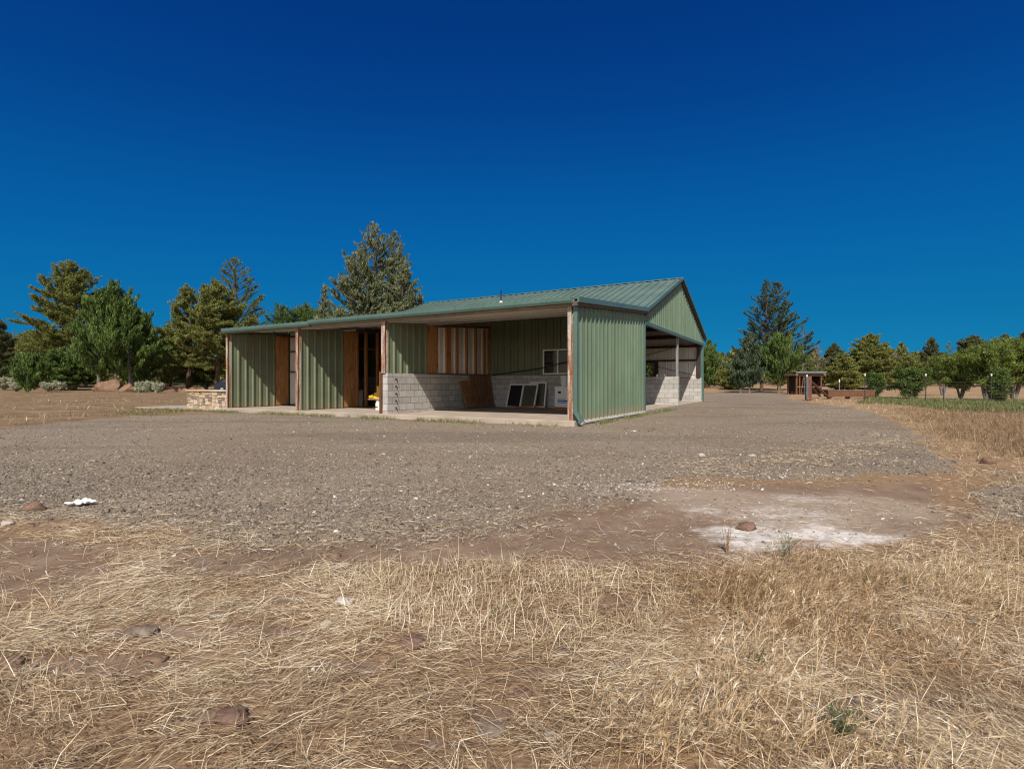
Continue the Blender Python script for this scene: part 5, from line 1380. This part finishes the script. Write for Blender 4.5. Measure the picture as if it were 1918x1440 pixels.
    edge = W([(1480,740),(1500,753),(1570,762),(1640,775),(1700,803),(1745,833),(1772,866),(1760,900),(1840,985),(2300,985),(2300,765),(1560,742)])
    X, Y = sample(300000, 3.4, 34, rr, 1.0, 1.25); X = np.abs(X)
    gm, dm, lm = masks(X, Y)
    nb = fbm(X*.9, Y*.9, 48); a = sstep(-.6, .6, poly_sd(band, X, Y) + (nb-.5)*1.6); e_ = sstep(-.2, .5, poly_sd(edge, X, Y))
    keep = rr.uniform(0, 1, len(X)) < np.maximum(a*.6, e_*.55*sstep(.36, .58, nb))*(1-gm*.93)*(1-dm*.8); X, Y, a = X[keep], Y[keep], a[keep]; n = len(X)
    L = rr.lognormal(math.log(.075), .4, n)*(1+.35*a)
    parts.append((*blades(np.stack([X, Y, gz(X, Y)], 1), rr.uniform(0, 6.28, n), rr.normal(.95-.6*(1-a), .33, n).clip(.03, 1.5), L.clip(.03, .28), rr.uniform(.0022, .0042, n)*(1+.05*Y), rr.normal(.12, .15, n), rr.normal(0, .7, n), rr), np.clip(rr.normal(.24, .15, n) + (1-a)*.36, 0, 1)))
    X, Y = sample(26000, 13, 60, rr, 1.0, 1.1); gm, dm, lm = masks(X, Y)
    keep = rr.uniform(0, 1, len(X)) < (1-gm)*sstep(.5, .62, fbm(X*.35, Y*.9, 49))*.8
    sx = (X-SX)*math.cos(SROT)+(Y-SY)*math.sin(SROT); sy = -(X-SX)*math.sin(SROT)+(Y-SY)*math.cos(SROT)
    keep &= ~((sx > -20.4) & (sx < .4) & (sy > -.4) & (sy < 17.6)); X, Y = X[keep], Y[keep]; n = len(X)
    parts.append((*blades(np.stack([X, Y, gz(X, Y)], 1), rr.uniform(0, 6.28, n), rr.normal(.7, .4, n).clip(.05, 1.5), rr.uniform(.05, .2, n), rr.uniform(.008, .02, n), rr.normal(.1, .15, n), rr.normal(0, .7, n), rr), np.clip(rr.normal(.5, .22, n), 0, 1)))
    o = blade_obj('field_grass', parts, 'fieldgrass'); tag(o, 'brown dry grass along the drive edge and in the fields', 'grass', kind='stuff')
    # greenish grass: slab edge, left strip, orchard floor
    parts = []
    def along(x0, x1, y0, y1, n):
        a = rr.uniform(x0, x1, n); b = rr.uniform(0, 1, n)**1.6*(y1-y0)+y0
        k = fbm(a*1.6, b*2, 55) > .46
        a, b = a[k], b[k]
        return SX + a*math.cos(SROT) - b*math.sin(SROT), SY + a*math.sin(SROT) + b*math.cos(SROT)
    for (args, lo, hi, w) in (((-14.3, .1, -.26, -.75, 5200), .03, .13, .006), ((.11, .4, 0, 10, 3000), .03, .14, .006), ((-17.6, -14.2, -.3, -.9, 1200), .03, .12, .007)):
        x, y = along(*args); n = len(x)
        parts.append((*blades(np.stack([x, y, gz(x, y)], 1), rr.uniform(0, 6.28, n), rr.normal(1.0, .35, n).clip(.2, 1.5), rr.uniform(lo, hi, n), rr.uniform(.6, 1.3, n)*w*1.4, rr.normal(.1, .15, n), rr.normal(0, .7, n), rr), np.clip(rr.normal(.58, .28, n), 0, 1)))
    for poly, nn, L0, w0 in (([(230,768),(250,764),(345,766),(345,775),(200,779)], 1300, .07, .010), ([(1630,742),(1740,747),(1990,751),(2100,775),(1800,771),(1700,760),(1600,757)], 26000, .16, .014)):
        pw = np.array(W(poly)); X = rr.uniform(pw[:, 0].min(), pw[:, 0].max(), nn*3); Y = rr.uniform(pw[:, 1].min(), pw[:, 1].max(), nn*3)
        k = (poly_sd([tuple(q) for q in pw], X, Y) > 0) & (fbm(X*.6, Y*.6, 57) > .45); X, Y = X[k][:nn], Y[k][:nn]; n = len(X)
        parts.append((*blades(np.stack([X, Y, gz(X, Y)], 1), rr.uniform(0, 6.28, n), rr.normal(1.0, .35, n).clip(.2, 1.5), rr.uniform(.5, 1.4, n)*L0, rr.uniform(.6, 1.3, n)*w0, rr.normal(.1, .15, n), rr.normal(0, .7, n), rr), np.clip(rr.normal(.5, .25, n), 0, 1)))
    o = blade_obj('green_grass', parts, 'greengrass'); tag(o, 'patchy green grass along the slab edge and under the orchard', 'grass', kind='stuff')
straw()

# crushed stone
M['stone'] = m_tint('crushed_stone', [(0, (.075, .060, .048, 1)), (.35, (.160, .130, .102, 1)), (.7, (.265, .217, .168, 1)), (.88, (.37, .32, .26, 1)), (.94, (.48, .45, .40, 1)), (1, (.66, .63, .58, 1))], .9, .15)
def stones():
    rr = np.random.default_rng(91); t = (1+5**.5)/2
    ico = np.array([(-1,t,0),(1,t,0),(-1,-t,0),(1,-t,0),(0,-1,t),(0,1,t),(0,-1,-t),(0,1,-t),(t,0,-1),(t,0,1),(-t,0,-1),(-t,0,1)], float); ico /= np.linalg.norm(ico[0])
    icf = np.array([(0,11,5),(0,5,1),(0,1,7),(0,7,10),(0,10,11),(1,5,9),(5,11,4),(11,10,2),(10,7,6),(7,1,8),(3,9,4),(3,4,2),(3,2,6),(3,6,8),(3,8,9),(4,9,5),(2,4,11),(6,2,10),(8,6,7),(9,8,1)])
    oc = np.array([(1,0,0),(-1,0,0),(0,1,0),(0,-1,0),(0,0,1),(0,0,-1)], float); ocf = np.array([(0,2,4),(2,1,4),(1,3,4),(3,0,4),(2,0,5),(1,2,5),(3,1,5),(0,3,5)])
    VV = []; FF = []; TT = []; off = 0
    def add(X, Y, S, tint, base, faces):
        nonlocal off
        n = len(X); b = base[None]*rr.uniform(.62, 1.2, (n, len(base), 1))
        b = b*np.stack([rr.uniform(.75, 1.3, n), rr.uniform(.6, 1.1, n), rr.uniform(.4, .8, n)], 1)[:, None, :]
        a = rr.uniform(0, 6.28, n); ca, sa = np.cos(a)[:, None], np.sin(a)[:, None]; e = rr.normal(0, .35, n); ce, se = np.cos(e)[:, None], np.sin(e)[:, None]
        x, y, z = b[..., 0], b[..., 1], b[..., 2]
        x, z = x*ce - z*se, x*se + z*ce
        x, y = x*ca - y*sa, x*sa + y*ca
        P_ = np.stack([x*S[:, None]+X[:, None], y*S[:, None]+Y[:, None], z*S[:, None]+(gz(X, Y)+S*.22)[:, None]], -1)
        VV.append(P_.reshape(-1, 3)); FF.append((faces[None]+(np.arange(n)*len(base))[:, None, None]).reshape(-1)+off); TT.append(np.repeat(tint, len(base))); off += n*len(base)
    X, Y = sample(105000, 3.0, 8.0, rr); gm, dm, lm = masks(X, Y)
    cl = sstep(.34, .60, fbm(X*.9, Y*1.5, 58))
    k = rr.uniform(0, 1, len(X)) < gm*(.32+.68*cl); X, Y = X[k], Y[k]; n = len(X)
    S = rr.lognormal(math.log(.0078), .45, n).clip(.003, .028)
    T = np.clip(rr.normal(.46, .19, n), 0, .86); T[rr.uniform(0, 1, n) < .012] = .96
    add(X, Y, S, T, ico, icf)
    X, Y = sample(45000, 7.5, 26, rr, .8, 1.05); gm, dm, lm = masks(X, Y); k = rr.uniform(0, 1, len(X)) < gm*.8; X, Y = X[k], Y[k]; n = len(X)
    S = rr.lognormal(math.log(.011), .4, n).clip(.005, .04); T = np.clip(rr.normal(.5, .2, n), 0, .9); T[rr.uniform(0, 1, n) < .02] = .95
    add(X, Y, S, T, oc, ocf)
    # stray stones on dirt, straw and the right hand gravel
    X, Y = sample(12000, 1.1, 9, rr); gm, dm, lm = masks(X, Y); k = (rr.uniform(0, 1, len(X)) < .10+.45*dm*sstep(.4, .6, fbm(X*2, Y*2, 59))) & (gm < .5); X, Y = X[k], Y[k]; n = len(X)
    S = rr.lognormal(math.log(.0065), .6, n).clip(.002, .03); T = np.clip(rr.normal(.5, .25, n), 0, 1)
    add(X, Y, S, T, ico, icf)
    # pale chips around the powder patches and along the drive
    for (cx, cy, rx, ry, cnt) in ((1240, 908, 190, 14, 700), (1560, 770, 90, 12, 400), (1330, 870, 160, 18, 260), (760, 900, 260, 40, 120), (1480, 960, 260, 30, 160), (1450, 884, 200, 14, 260)):
        px = cx + rr.normal(0, .5, cnt)*rx; py = cy + rr.normal(0, .5, cnt)*ry; Y = F*H/(py-720); X = (px-959)/F*Y
        add(X, Y, rr.lognormal(math.log(.0065), .45, cnt).clip(.003, .022), np.clip(rr.normal(.91, .06, cnt), .75, 1), oc, ocf)
    V = np.concatenate(VV); Fc = np.concatenate(FF)
    o = link('gravel', np_mesh('gravel', V, Fc, np.full(len(Fc)//3, 3), {'tint': np.concatenate(TT)}), M['stone']); tag(o, 'loose grey crushed stone scattered over the driveway', 'gravel', kind='stuff')
stones()

# green weeds: stems with small leaves
def weed(px, py, hpx, wpx, label, seed, D=None, leafy=1.0, dry=False):
    rr = np.random.default_rng(seed); x, y = gp(px, py); h = hpx*y/F; w = wpx*y/F/2; z0 = float(gz(x, y)); parts = []
    n = int(10*leafy)+4; a = rr.uniform(0, 6.28, n); rad = w*rr.uniform(.1, 1, n); L = h*rr.uniform(.6, 1.05, n)
    tilt = np.arctan2(L, rad); base = np.stack([rr.normal(0, w*.08, n), rr.normal(0, w*.08, n), np.full(n, -.003)], 1)
    parts.append((*blades(base, a, tilt, L, np.full(n, max(.0018, h*.018)), rr.normal(.1, .08, n), rr.normal(0, .6, n), rr), np.clip(rr.normal(.35, .15, n), 0, 1)))
    k = int(26*leafy); I = np.repeat(np.arange(n), k); u = rr.uniform(.15, 1, n*k)
    d = np.stack([np.cos(a)*np.cos(tilt), np.sin(a)*np.cos(tilt), np.sin(tilt)], 1)
    P_ = base[I] + d[I]*(L[I]*u)[:, None] + rr.normal(0, h*.02, (n*k, 3)); m = n*k
    parts.append((*blades(P_, rr.uniform(0, 6.28, m), rr.normal(.35, .4, m), h*rr.uniform(.04, .09, m), h*rr.uniform(.012, .026, m), rr.normal(.1, .15, m), rr.normal(0, .7, m), rr), np.clip(rr.normal(.55, .2, m), 0, 1)))
    o = blade_obj('weed', parts, 'golden' if dry else 'weed'); o.location = (x, y, z0); tag(o, label, 'weed', 'weeds growing in the straw and gravel'); return o
for i, a in enumerate((
    (1580, 1392, 84, 82, 'largest feathery green weed in the straw at the lower right', 1.6), (1418, 1245, 55, 70, 'sprawling green weed in the golden grass above the largest weed', 1.0),
    (1622, 1092, 40, 34, 'small blue green weed standing in the golden grass below the white powder', .8), (1470, 1040, 60, 80, 'thin green and brown weed at the edge of the white powder', .8),
    (926, 1148, 36, 22, 'tiny green sprig in the stubble at the middle of the straw', .5), (740, 1246, 24, 30, 'little green weed beside the flat reddish slab rock', .6),
    (575, 1418, 28, 26, 'fresh green sprig at the bottom edge of the straw', .5), (1795, 1100, 26, 60, 'low green weed in the golden grass near the right edge', .6),
    (1222, 806, 10, 16, 'green weed on the gravel beside the ribbed end wall', .6), (1652, 818, 12, 22, 'green weed in the dry grass at the right side of the drive', .6), (1560, 866, 8, 18, 'low green weed on the drive beyond the bare dirt', .5),
    (1512, 871, 7, 10, 'smallest green weed on the drive', .5), (664, 1072, 10, 14, 'green speck of a weed at the top of the straw', .4), (1745, 1240, 16, 24, 'small green weed under the leaning straw on the right', .5))):
    weed(*a[:5], 500+i, leafy=a[5])
weed(1502, 990, 82, 16, 'tall thin dry stalk rising in front of the white powder', 530, leafy=.3, dry=True) if False else None
weed(1362, 1030, 86, 22, 'tall thin dry stalk left of the white powder patch', 531, leafy=.35, dry=True)
